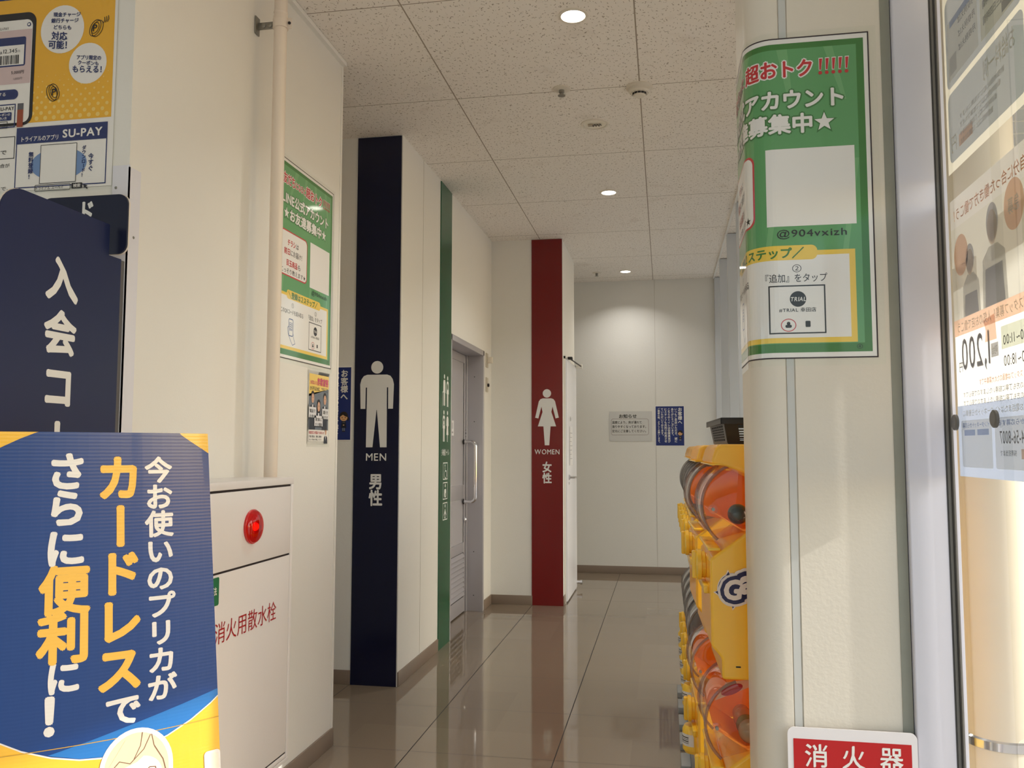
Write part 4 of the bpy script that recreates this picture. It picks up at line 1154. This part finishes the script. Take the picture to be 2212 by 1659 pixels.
# switch plates on the wall past the sliding door
PLATE = mat('switch_plate_beige', (186, 178, 164), .4)
for z, l in ((1.885, 'upper beige wall plate with a small lever, past the sliding door'), (1.69, 'lower beige wall plate with a dark key switch, past the sliding door')):
    t = empty('wall_switch', (-1.39, 6.57, z), l, 'switch', 'plates beside the sliding door')
    MB().box((0, -.036, 0), (.008, .036, .115), PLATE, bev=.002).build('plate', t)
    if z > 1.8: MB().box((.008, -.012, .035), (.05, .014, .085), FIT, bev=.004).build('lever', t)
    else: MB().lathe([(.014, 0), (.014, .012), (.008, .014), (0, .014)], BLACK, (.008, .01, .055), (1, 0, 0), 16).build('key_switch', t)

# ------------------------------------------------------------------ cardboard totem in the foreground
Oc = Vector((-.974, 1.7, 0)); Uc = Vector((.698415, .715693, 0)); Nc = Vector((.715693, -.698415, 0))
def totem(x, y, d):
    k = max(0.0, 1.27-y)/.70*.046
    u = (x-.40) + k*max(0.0, x)/.40
    b = .022*(1-((x-.2)/.2)**2)
    p = Uc*u + Nc*(b-.022+d)
    return (p.x, p.y, y)
TB = ink('totem_blue', (0, 56, 124), .25, .35); TY = ink('totem_yellow', (240, 186, 52), .22, .7); TYB = ink('totem_letter_yellow', (244, 190, 70), .22, .7)
TW = ink('totem_white', (232, 228, 222), .22, .7); TC = ink('totem_sunlit_blue', (24, 110, 186), .22, .7)
for m_ in (TB, TY, TYB, TW, TC):     # the corrugated board telegraphs through the print as fine horizontal ridges
    nt = m_.node_tree; b_ = nt.nodes['Principled BSDF']
    geo = nt.nodes.new('ShaderNodeTexCoord'); wv = nt.nodes.new('ShaderNodeTexWave'); wv.bands_direction = 'Z'
    wv.inputs['Scale'].default_value = 44; wv.inputs['Distortion'].default_value = .4; wv.inputs['Detail'].default_value = 1
    nt.links.new(geo.outputs['Object'], wv.inputs['Vector'])
    bp = nt.nodes.new('ShaderNodeBump'); bp.inputs['Strength'].default_value = .022; bp.inputs['Distance'].default_value = .004
    nt.links.new(wv.outputs['Fac'], bp.inputs['Height']); nt.links.new(bp.outputs[0], b_.inputs['Normal']); nt.links.new(bp.outputs[0], b_.inputs['Coat Normal'])
t = empty('display_totem', Oc, 'blue and yellow cardboard standing display with large vertical writing', 'display stand')
s = Sheet(.40, 1.275, totem); s.cuts = [.02*i for i in range(1, 20)]; s.step = .0003
s.rect(0, 0, .40, 1.272, TY, 1)
arc = [(.0, .70), (.022, .688), (.06, .664), (.105, .644), (.15, .631), (.20, .625), (.25, .630), (.30, .646), (.345, .668), (.385, .694), (.40, .706)]
e_ = .0022
wtop = [(.40, 1.229), (.385, 1.239), (.362, 1.254), (.342, 1.268), (.338, 1.2722), (.072, 1.2722), (.066, 1.270), (.040, 1.258), (.018, 1.246), (.0, 1.236)]
s.poly([(a, b-e_*1.4) for a, b in arc]+wtop, TW, 2)
s.poly(arc+wtop, TB, 3)
s.poly([(.10, .6475), (.15, .632), (.20, .626), (.25, .631), (.30, .647), (.345, .669), (.385, .695), (.40, .707), (.40, .720), (.33, .703), (.25, .684), (.17, .664)], TC, 4)  # sunlit strip of the blue, painted in as a lighter tone
s.line([(0, .658), (.40, .660)], .0016, ink('fold_line', (190, 150, 60), .5), 6)
LT = 'lettering'
s.column('今お使いのプリカが', .292, 1.222, .0562, TW, 6, .035, LT, wide=1.0)
s.column('カードレス', .216, 1.226, .0962, TYB, 6, .045, LT, wide=.88)
s.column('で', .222, .745, .066, TW, 6, .035, LT)
for ch, y1_, c_, m_, w_ in (('さ', 1.232, .078, TW, .92), ('ら', 1.160, .078, TW, .92), ('に', 1.081, .078, TW, .92), ('便', 1.010, .100, TYB, .86), ('利', .918, .102, TYB, .86), ('に', .827, .070, TW, .84), ('！', .766, .092, TW, .9)):
    s.column(ch, .122, y1_, c_, m_, 6, .045, LT, wide=w_)
# printed head at the bottom: a plain young person's hair, face and raised hand
HP = 'head_picture'
hw = [(.192+.078*math.cos(a)+.002, .600+.078*math.sin(a)) for a in [PI*i/20 for i in range(21)]]
hc = .245
def blob(cx, cy, rx, ry, a0=0, a1=PI, n=20): return [(cx+rx*math.cos(a0+(a1-a0)*i/n), cy+ry*math.sin(a0+(a1-a0)*i/n)) for i in range(n+1)]
HA = ink('picture_hair', (226, 208, 170), .3, .6); HS = ink('picture_skin', (250, 232, 214), .3, .6); HL = ink('picture_line', (120, 84, 70), .4)
s.poly(blob(hc, .592, .064, .080)+[(hc-.063, .52), (hc+.063, .52)], TW, 7, HP)
s.poly(blob(hc, .590, .056, .073)+[(hc-.055, .52), (hc+.055, .52)], HA, 8, HP)
s.poly(blob(hc+.006, .575, .038, .040)+[(hc-.032, .52), (hc+.044, .52)], HS, 9, HP)
s.poly([(hc-.05, .60), (hc-.02, .652), (hc+.026, .655), (hc+.03, .63), (hc, .605), (hc-.03, .595)], HA, 10, HP)
s.line([(hc-.048, .592), (hc-.03, .612), (hc-.012, .604), (hc+.012, .628), (hc+.024, .655)], .0016, HL, 11, HP)
s.line([(hc-.006, .610), (hc+.006, .636), (hc+.010, .662)], .0014, HL, 11, HP)
s.line([(hc+.026, .655), (hc+.030, .632), (hc+.046, .60), (hc+.052, .57)], .0016, HL, 11, HP)
s.line([(hc+.014, .582), (hc+.022, .590), (hc+.032, .588), (hc+.034, .578)], .0018, HL, 11, HP)
s.rrect(.368, .52, .40, .592, .008, TW, 7, HP); s.rrect(.372, .52, .396, .586, .007, HS, 8, HP)
s.finish('front_panel', t)
mb = MB()
N_ = 16
front = [totem(.40*i/N_, 0, -.0012) for i in range(N_+1)]
for z0, z1 in ((0.0, 1.272),):
    vs = []; fs = []
    ring = 2*(N_+1)
    for z in (z0, z1):
        for i in range(N_+1):
            x, y, _ = totem(.40*i/N_, z, -.0012); vs.append((x, y, z))
        for i in range(N_, -1, -1):
            x0_ = .40*i/N_
            k = max(0.0, 1.27-z)/.70*.046; u = (x0_-.40)+k*x0_/.40
            p = Uc*u+Nc*(-.0265-.075*(1-((x0_-.2)/.2)**2)); vs.append((p.x, p.y, z))
    for i in range(ring): fs.append((i, (i+1) % ring, ring+(i+1) % ring, ring+i))
    fs += [tuple(range(ring-1, -1, -1)), tuple(range(ring, 2*ring))]
    mb.add(vs, fs, mat('cardboard_edge', (196, 164, 96), .7))
mb.build('shell', t)

# ------------------------------------------------------------------ capsule toy machines
GY = translucent('machine_yellow', (255, 212, 66), .22, .22, .5)
GYD = mat('machine_yellow_dark', (246, 200, 56), .3, coat=.3)
GLID = translucent('machine_hood_yellow', (255, 218, 92), .42, .25, .5)
DOME = see_through('machine_clear_cover', (.97, .92, .88), .03, 1.5, .0)
RIM = see_through('machine_cover_rim', (.66, .58, .56), .05, 1.5, .08)
DOMEG = see_through('machine_smoky_cover', (.62, .60, .60), .04, 1.5, .10)
ORG = translucent('drum_orange', (255, 188, 84), .64, .3, .3)
DRK = mat('drum_dark', (52, 44, 42), .5)
GREYP = mat('machine_plinth_grey', (150, 152, 152), .45)
STK = ink('barcode_sticker', (226, 226, 226), .4)
MW, MP, ROT_ = .32, .55, .033        # width, spacing, turn of the row
CZ, CXL, RD_ = .437, .095, .113      # drum centre (height above the unit's base, depth) and radius
def xz(u, v, d): return (u, d, v)    # profile in depth and height, extruded across the width
def machine(root, lid, orange):
    MW = .32 if orange else .225
    body = [(.026, .0), (.036, -.0005), (.385, 0), (.385, .380), (.105, .380), (.0, .302), (0, .082), (.026, .052)]
    bm_ = MB(); bm_.prism(body[::-1], 0, MW, GY, xz)
    b = bm_.build('body', root)
    bv = b.modifiers.new('bevel', 'BEVEL'); bv.width = .007; bv.segments = 3; bv.limit_method = 'ANGLE'; bv.angle_limit = math.radians(25)
    MB().box((-.004, .012, .322), (.028, MW-.012, .330), GYD, bev=.002).build('front_lip', root)
    MB().box((.060, -.0008, .031), (.072, .002, .0345), BLACK).build('slot', root)
    # clear cover: a drum segment with rounded shoulders
    arc_ = [(CXL+RD_*math.cos(a), CZ+RD_*math.sin(a)) for a in [PI*0.60+(PI*1.27-PI*0.60)*i/26 for i in range(27)]]
    prof_ = arc_+[(.085, .370), (.368, .371), (.368, .534)]
    mb = MB(); n = len(prof_)
    rows = []
    for y, ins in ((.012, .010), (.006, .004), (.006, 0.0), (.012, -.004), (.035, -.006), (MW/2-.06, -.007)):
        rows.append((y, ins))
    W2 = .245 if orange else .19
    prof_rows = [(.002, .014), (.004, .006), (.010, .001), (.018, .0), (W2-.018, .0), (W2-.010, .001), (W2-.004, .006), (W2-.002, .014)]
    vs = []; fs = []
    cxm, czm = CXL+.03, CZ
    for y, ins in prof_rows:
        for u, v in prof_:
            du, dv = cxm-u, czm-v; L_ = math.hypot(du, dv)
            vs.append((u+du/L_*ins, y, v+dv/L_*ins))
    R_ = len(prof_rows)
    for j in range(R_-1):
        for i in range(n-1):
            fs.append((j*n+i, (j+1)*n+i, (j+1)*n+i+1, j*n+i+1))
    fs.append(tuple(range(n))); fs.append(tuple((R_-1)*n+i for i in range(n-1, -1, -1)))
    mb.add(vs, fs, DOME if orange else DOMEG)
    cov = mb.build('clear_cover', root)
    for y in (.006, W2-.006):
        MB().tube([(u, y, v) for u, v in arc_], .0042, RIM if orange else DOMEG, seg=8).build('cover_rim', cov)
    sc = MB()
    sc.lathe([(.012, 0), (.012, .006), (.006, .008)], DOME, (CXL-.085, .004, .430), (0, -1, 0), 18).lathe([(.0045, 0), (.0045, .010), (0, .010)], STEEL, (CXL-.085, .003, .430), (0, -1, 0), 12)
    sc.build('cover_screw', cov)
    # the drum behind the cover with its sloping shelf
    MB().box((.372, .006, .381), (.382, MW-.006, .538), ORG if orange else DRK, bev=.003).build('drum_back', root)
    pn = [(.366, .384), (.07, .384)]+[(CXL+(RD_-.02)*math.cos(a), CZ+(RD_-.02)*math.sin(a)) for a in [PI*1.15-(PI*1.15-PI*.62)*k/12 for k in range(13)]]+[(.366, .528)]
    MB().prism(pn, W2+.004, W2+.010, ORG if orange else DRK, xz).build('drum_side', root)
    sh = MB().add([(.004, .014, .424), (.004, W2-.014, .424), (.085, W2-.014, .374), (.085, .014, .374), (.004, .014, .428), (.004, W2-.014, .428), (.085, W2-.014, .378), (.085, .014, .378)],
                  ((0, 1, 2, 3), (7, 6, 5, 4), (0, 3, 7, 4), (1, 5, 6, 2), (0, 4, 5, 1), (3, 2, 6, 7)), ORG if orange else DRK)
    sh.add([(.085, .014, .374), (.085, W2-.014, .374), (.371, W2-.014, .382), (.371, .014, .382), (.085, .014, .378), (.085, W2-.014, .378), (.371, W2-.014, .386), (.371, .014, .386)],
                  ((0, 1, 2, 3), (7, 6, 5, 4), (0, 3, 7, 4), (1, 5, 6, 2), (0, 4, 5, 1), (3, 2, 6, 7)), ORG if orange else DRK)
    sh.build('shelf', root)
    # front: ribbed turning knob, coin block and outlet barrel
    kn = MB(); cyk = MW*.5
    kn.lathe([(.036, -.001), (.036, -.010), (.042, -.012), (.042, -.022), (.030, -.026), (.0, -.027)], GYD, (0, cyk, .268), (1, 0, 0), 26)
    kn.box((-.036, cyk-.010, .230), (-.022, cyk+.010, .306), GYD, bev=.004)
    kn.build('turning_knob', root)
    co = MB().box((-.012, .06, .205), (.001, MW-.06, .226), GYD, bev=.003)
    co.build('coin_bar', root)
    if not lid:
      ou = MB().lathe([(.0, 0.0), (.030, .002), (.037, .012), (.037, .078), (.030, .090), (.0, .092)], GYD, (-.004, MW*.5, .125), (0, 0, 1), 24)
      o = ou.build('outlet_barrel', root)
      st = MB(); 
      vs = []; 
      for z in (.153, .191):
          for i in range(13):
              a = PI*0.62+PI*0.86*i/12
              vs.append((-.004+.0378*math.cos(a), MW*.5+.0378*math.sin(a), z))
      st.add(vs, [(i, i+1, 14+i, 13+i) for i in range(12)], STK)
      for i, zz in enumerate((.161, .167, .173, .179)):
          vs = []
          for z in (zz, zz+.003):
              for k in range(9):
                  a = PI*0.78+PI*0.55*k/8
                  vs.append((-.004+.0382*math.cos(a), MW*.5+.0382*math.sin(a), z))
          st.add(vs, [(k, k+1, 10+k, 9+k) for k in range(8)], BLACK if i % 2 else ink('sticker_grey', (150, 150, 158)))
      st.build('sticker', o, smooth=False)
    if lid:
        lp = [(.006, .548), (.045, .540), (.085, .526), (.106, .514), (.135, .50), (.30, .50), (.385, .535), (.385, .598), (.032, .598), (.022, .594), (.017, .584)]
        m_ = MB(); m_.prism(lp[::-1], -.004, MW+.004, GLID, xz)
        h_ = m_.build('hood', root)
        bv = h_.modifiers.new('bevel', 'BEVEL'); bv.width = .010; bv.segments = 4; bv.limit_method = 'ANGLE'; bv.angle_limit = math.radians(40)
        MB().box((.004, .0, .544), (.05, MW, .547), GYD).build('hood_lip', h_)
ORD = ['nearest to the pillar', 'second from the pillar', 'third from the pillar', 'fourth from the pillar', 'fifth from the pillar', 'sixth from the pillar', 'seventh and farthest from the pillar']
YS = [2.262, 2.812, 3.362, 3.61, 3.858, 4.106, 4.354]
NOTE = {(1, 0): ', with a blue swirl logo', (0, 0): ', holding a stack of pale capsules'}
protos = {}
machines = {}
for i in range(7):
    for tier in (1, 0):
        orange = i < 2
        key = (tier, orange)
        lab = '%s capsule machine, %s%s' % ('upper' if tier else 'lower', ORD[i], NOTE.get((tier, i), ''))
        y = YS[i]; x = .112-ROT_*(y-2.262) if i < 2 else .098; z = .654 if tier else .104
        if key not in protos:
            r = empty('capsule_machine', (x, y, z), lab, 'capsule machine', 'yellow capsule toy machines', ROT_)
            machine(r, tier == 1, orange)
            protos[key] = r
        else:
            r = copy_tree(protos[key]); r.location = (x, y, z); r['label'] = lab
        if i >= 2: r.rotation_euler = (0, 0, 0)
        machines[(tier, i)] = r
    MW = .32 if i < 2 else .225
    p = MB().box((-.012, .0, 0), (.385, MW, .1035), GREYP, bev=.004).box((-.05, .04, 0), (-.012, MW-.04, .03), GREYP, bev=.004).build('machine_plinth', loc=(x, y, 0))
    p.rotation_euler = (0, 0, ROT_ if i < 2 else 0)
    tag(p, 'low grey plinth under the capsule machines, %s' % ORD[i], 'plinth', 'grey plinths under the machines')
# swirl logo on the near side of the nearest upper machine
s = Sheet(.3, .12); s.step = .0005
DN = ink('logo_navy', (26, 24, 74), .3); CB = ink('logo_blue', (70, 130, 170), .3); LW = ink('logo_white', (238, 222, 210), .3)
LG_ = 'logo'
def swirl(r, m_, lv, spike):
    pts = []
    for i in range(48):
        a = 2*PI*i/48
        pts.append((.048+r*math.cos(a)*.92, .05+r*math.sin(a)*1.04))
    s.poly(pts, m_, lv, 'sheet')
    for a in (2.05, 3.55, 5.0):
        s.poly([(.048+r*.9*math.cos(a), .05+r*math.sin(a)), (.048+(r+spike)*math.cos(a-.28)*.95, .05+(r+spike)*math.sin(a-.28)*1.04), (.048+r*.9*math.cos(a-.34), .05+r*math.sin(a-.34))], m_, lv, 'sheet')
swirl(.041, LW, 1, .009); swirl(.038, DN, 2, .007)
for r_, m_ in ((.034, CB), (.0315, DN), (.030, CB), (.027, DN)): s.ellipse(.048, .05, r_*.92, r_*1.02, m_, 3+(0 if r_ > .033 else 1 if r_ > .031 else 2 if r_ > .029 else 3), 'sheet')
def logo_letters(dx, m_, lv, b):
    e = b*.06
    s.text('G', .030-e, .030-e, .064+e, .071+e, m_, lv, b, 'sheet', slant=.12)
    s.text('a', .070-e, .046-e, .098+e, .080+e, m_, lv, b, 'sheet', slant=.12)
    s.text('c', .101-e, .056-e, .126+e, .092+e, m_, lv, b, 'sheet', slant=.12)
    s.text('ha', .128-e, .064-e, .190+e, .118+e, m_, lv, b, 'sheet', slant=.12)
logo_letters(0, LW, 4.2, .16); logo_letters(0, DN, 7, .12); logo_letters(0, LW, 8, .05)
m_ = machines[(1, 0)]
s.finish('logo', m_, matrix=frame_mat((.006, -.0008, .176), (1, 0, 0), (0, 0, 1), (0, -1, 0)))

# capsules inside the covers
def capsule(tier, i, u, y, v, r, top, bot, label):
    b = machines[(tier, i)]
    p = b.location + Matrix.Rotation(ROT_, 3, 'Z') @ Vector((u, y, v))
    t = empty('toy_capsule', p, label, 'toy capsule', 'toy capsules in the machines')
    for nm, m_, sg in (('upper_half', top, 1), ('lower_half', bot, -1)):
        MB().lathe([(r*math.cos(a), sg*r*math.sin(a)) for a in [PI/2*k/9 for k in range(9)]]+[(0, sg*r)], m_, (0, 0, 0), (0, 0, 1), 24).build(nm, t)
    t.rotation_euler = (.4, -.5, .2)
TEAL = mat('capsule_teal', (18, 56, 58), .15, coat=.6); TEALB = mat('capsule_navy', (14, 24, 54), .15, coat=.6)
AMB = translucent('capsule_amber', (226, 150, 80), .3, .15, .5); CLR = translucent('capsule_clear', (190, 178, 150), .4, .12, .6); OLV = translucent('capsule_olive', (150, 140, 80), .3, .2, .5); REDC = translucent('capsule_red', (190, 40, 30), .3, .2, .5)
capsule(1, 0, .078, .052, .4145, .027, TEAL, TEALB, 'dark teal capsule lying in the nearest upper machine')
capsule(0, 0, .098, .048, .4105, .030, CLR, CLR, 'clear pale capsule, front one of the row in the nearest lower machine')
capsule(0, 0, .096, .106, .4075, .027, OLV, AMB, 'olive-topped capsule just behind the clear one in the nearest lower machine')
capsule(0, 0, .096, .163, .4085, .028, AMB, AMB, 'amber capsule, third of the row in the nearest lower machine')
capsule(0, 0, .096, .2165, .4045, .024, AMB, AMB, 'amber capsule at the far end of the row in the nearest lower machine')
capsule(0, 0, .150, .150, .4075, .025, REDC, REDC, 'red capsule behind the row in the nearest lower machine')
s = Sheet(.11, .06); s.step = .0004
s.poly([(0, .0), (.09, .038), (.105, .060), (.03, .048)], translucent('insert_card', (222, 190, 160), .3, .4, .2), 1)
s.ellipse(.045, .030, .030, .012, ink('insert_red', (170, 24, 20), .3), 2, 'red_print', 24, .42)
b = machines[(0, 0)]
R3 = Matrix.Rotation(ROT_, 3, 'Z')
mm_ = Matrix.Translation(b.location) @ R3.to_4x4() @ frame_mat((.010, .060, .480), (1, 0, 0), (0, 0, 1), (0, -1, 0))
s.finish('insert_card', matrix=mm_, label='pale and red leaflet inside the nearest lower machine', cat='leaflet')

# ------------------------------------------------------------------ black basket on top of the machines
BKB = mat('basket_plastic', (26, 26, 28), .35)
t = empty('basket', (.165, 2.44, 1.2535), 'black slotted plastic basket standing on top of the yellow machines', 'basket', None, .045)
bw, bd, bh, tp = .30, .40, .070, .012
def wallgrid(p00, p10, p11, p01, nu, nv, thick_n):
    """A slotted wall between four corners: rows of bars with open gaps."""
    P = [Vector(p) for p in (p00, p10, p11, p01)]; n_ = Vector(thick_n)*.0018
    f = lambda a, c: (P[0]*(1-a)+P[1]*a)*(1-c)+(P[3]*(1-a)+P[2]*a)*c
    mb = MB()
    def bar(a0, c0, a1, c1):
        q = [f(a0, c0), f(a1, c0), f(a1, c1), f(a0, c1)]
        mb.add([p-n_ for p in q]+[p+n_ for p in q], ((3, 2, 1, 0), (4, 5, 6, 7), (0, 1, 5, 4), (1, 2, 6, 5), (2, 3, 7, 6), (3, 0, 4, 7)), BKB)
    bar(0, 0, 1, .10); bar(0, .76, 1, 1); bar(0, .1, .12, .76); bar(.88, .1, 1, .76)
    for i in range(1, nv): 
        c = .1+.66*i/nv; bar(.12, c-.022, .88, c+.022)
    for i in range(1, nu):
        a = .12+.76*i/nu; bar(a-.011, .1, a+.011, .76)
    return mb
lo_c = [(tp, tp, .003), (bw-tp, tp, .003), (bw-tp, bd-tp, .003), (tp, bd-tp, .003)]
hi_c = [(0, 0, bh), (bw, 0, bh), (bw, bd, bh), (0, bd, bh)]
for k, (nu, n_) in enumerate(((9, (0, -1, 0)), (12, (1, 0, 0)), (9, (0, 1, 0)), (12, (-1, 0, 0)))):
    j = (k+1) % 4
    wallgrid(lo_c[k], lo_c[j], hi_c[j], hi_c[k], nu, 6, n_).build('side_panel', t, smooth=False)
MB().box((tp, tp, 0), (bw-tp, bd-tp, .004), BKB).build('bottom_panel', t)
rm = MB()
rm.box((-.010, -.010, bh-.003), (bw+.010, 0.0, bh+.004), BKB, bev=.002).box((-.010, bd, bh-.003), (bw+.010, bd+.010, bh+.004), BKB, bev=.002)
rm.box((-.010, 0, bh-.003), (0, bd, bh+.004), BKB, bev=.002).box((bw, 0, bh-.003), (bw+.010, bd, bh+.004), BKB, bev=.002)
rm.box((-.010, -.010, bh-.014), (-.007, bd+.010, bh+.002), BKB).box((-.010, -.010, bh-.014), (bw+.010, -.007, bh+.002), BKB)
rm.build('rim', t)

# ------------------------------------------------------------------ outside, seen past the glass
OCOL = mat('outdoor_column_paint', (238, 228, 206), .45, var=.05, var_scale=4)
t = empty('outdoor_column', (1.085, 3.12, -.02), 'cream round steel column outside the glass with a metal band', 'column')
t['kind'] = 'structure'
MB().lathe([(.112, 0), (.112, 3.04)], OCOL, seg=48).build('shaft', t)
MB().lathe([(.113, .292), (.120, .296), (.120, .322), (.113, .327)], CHROME, seg=48).build('band', t)
t = empty('wire_mesh_panel', (1.03, 3.55, 1.98), 'white wire mesh panel outside, seen in the gap beside the glass posters', 'wire mesh')
mb = MB()
WIRE = mat('wire_white', (220, 218, 210), .4)
for i in range(9): mb.box((i*.05-.002, -.002, 0), (i*.05+.002, .002, 1.0), WIRE)
for i in range(21): mb.box((0, -.004, i*.05-.002), (.40, 0, i*.05+.002), WIRE)
mb.build('grid', t, smooth=False)
MB().tube([(0, 0, -2.0), (0, 0, 1.0), (.40, 0, 1.0), (.40, 0, -2.0)], .008, WIRE, seg=8).build('frame', t)
t = empty('louver_screen', (1.7, 6.2, -.02), 'grey-green louvred screen with pale slat edges far outside the glass', 'screen')
SLAT = mat('screen_slat', (112, 116, 104), .6); SLE = mat('screen_edge', (206, 206, 200), .5)
mb = MB()
for i in range(24): mb.box((0, 0, 2.2+i*.085), (3.0, .03, 2.2+i*.085+.07), SLAT).box((0, -.006, 2.2+i*.085+.07), (3.0, .03, 2.2+i*.085+.079), SLE)
mb.build('slat', t, smooth=False)
MB().box((0, .03, 0), (.08, .11, 4.3), SLE).box((2.92, .03, 0), (3.0, .11, 4.3), SLE).build('post', t)
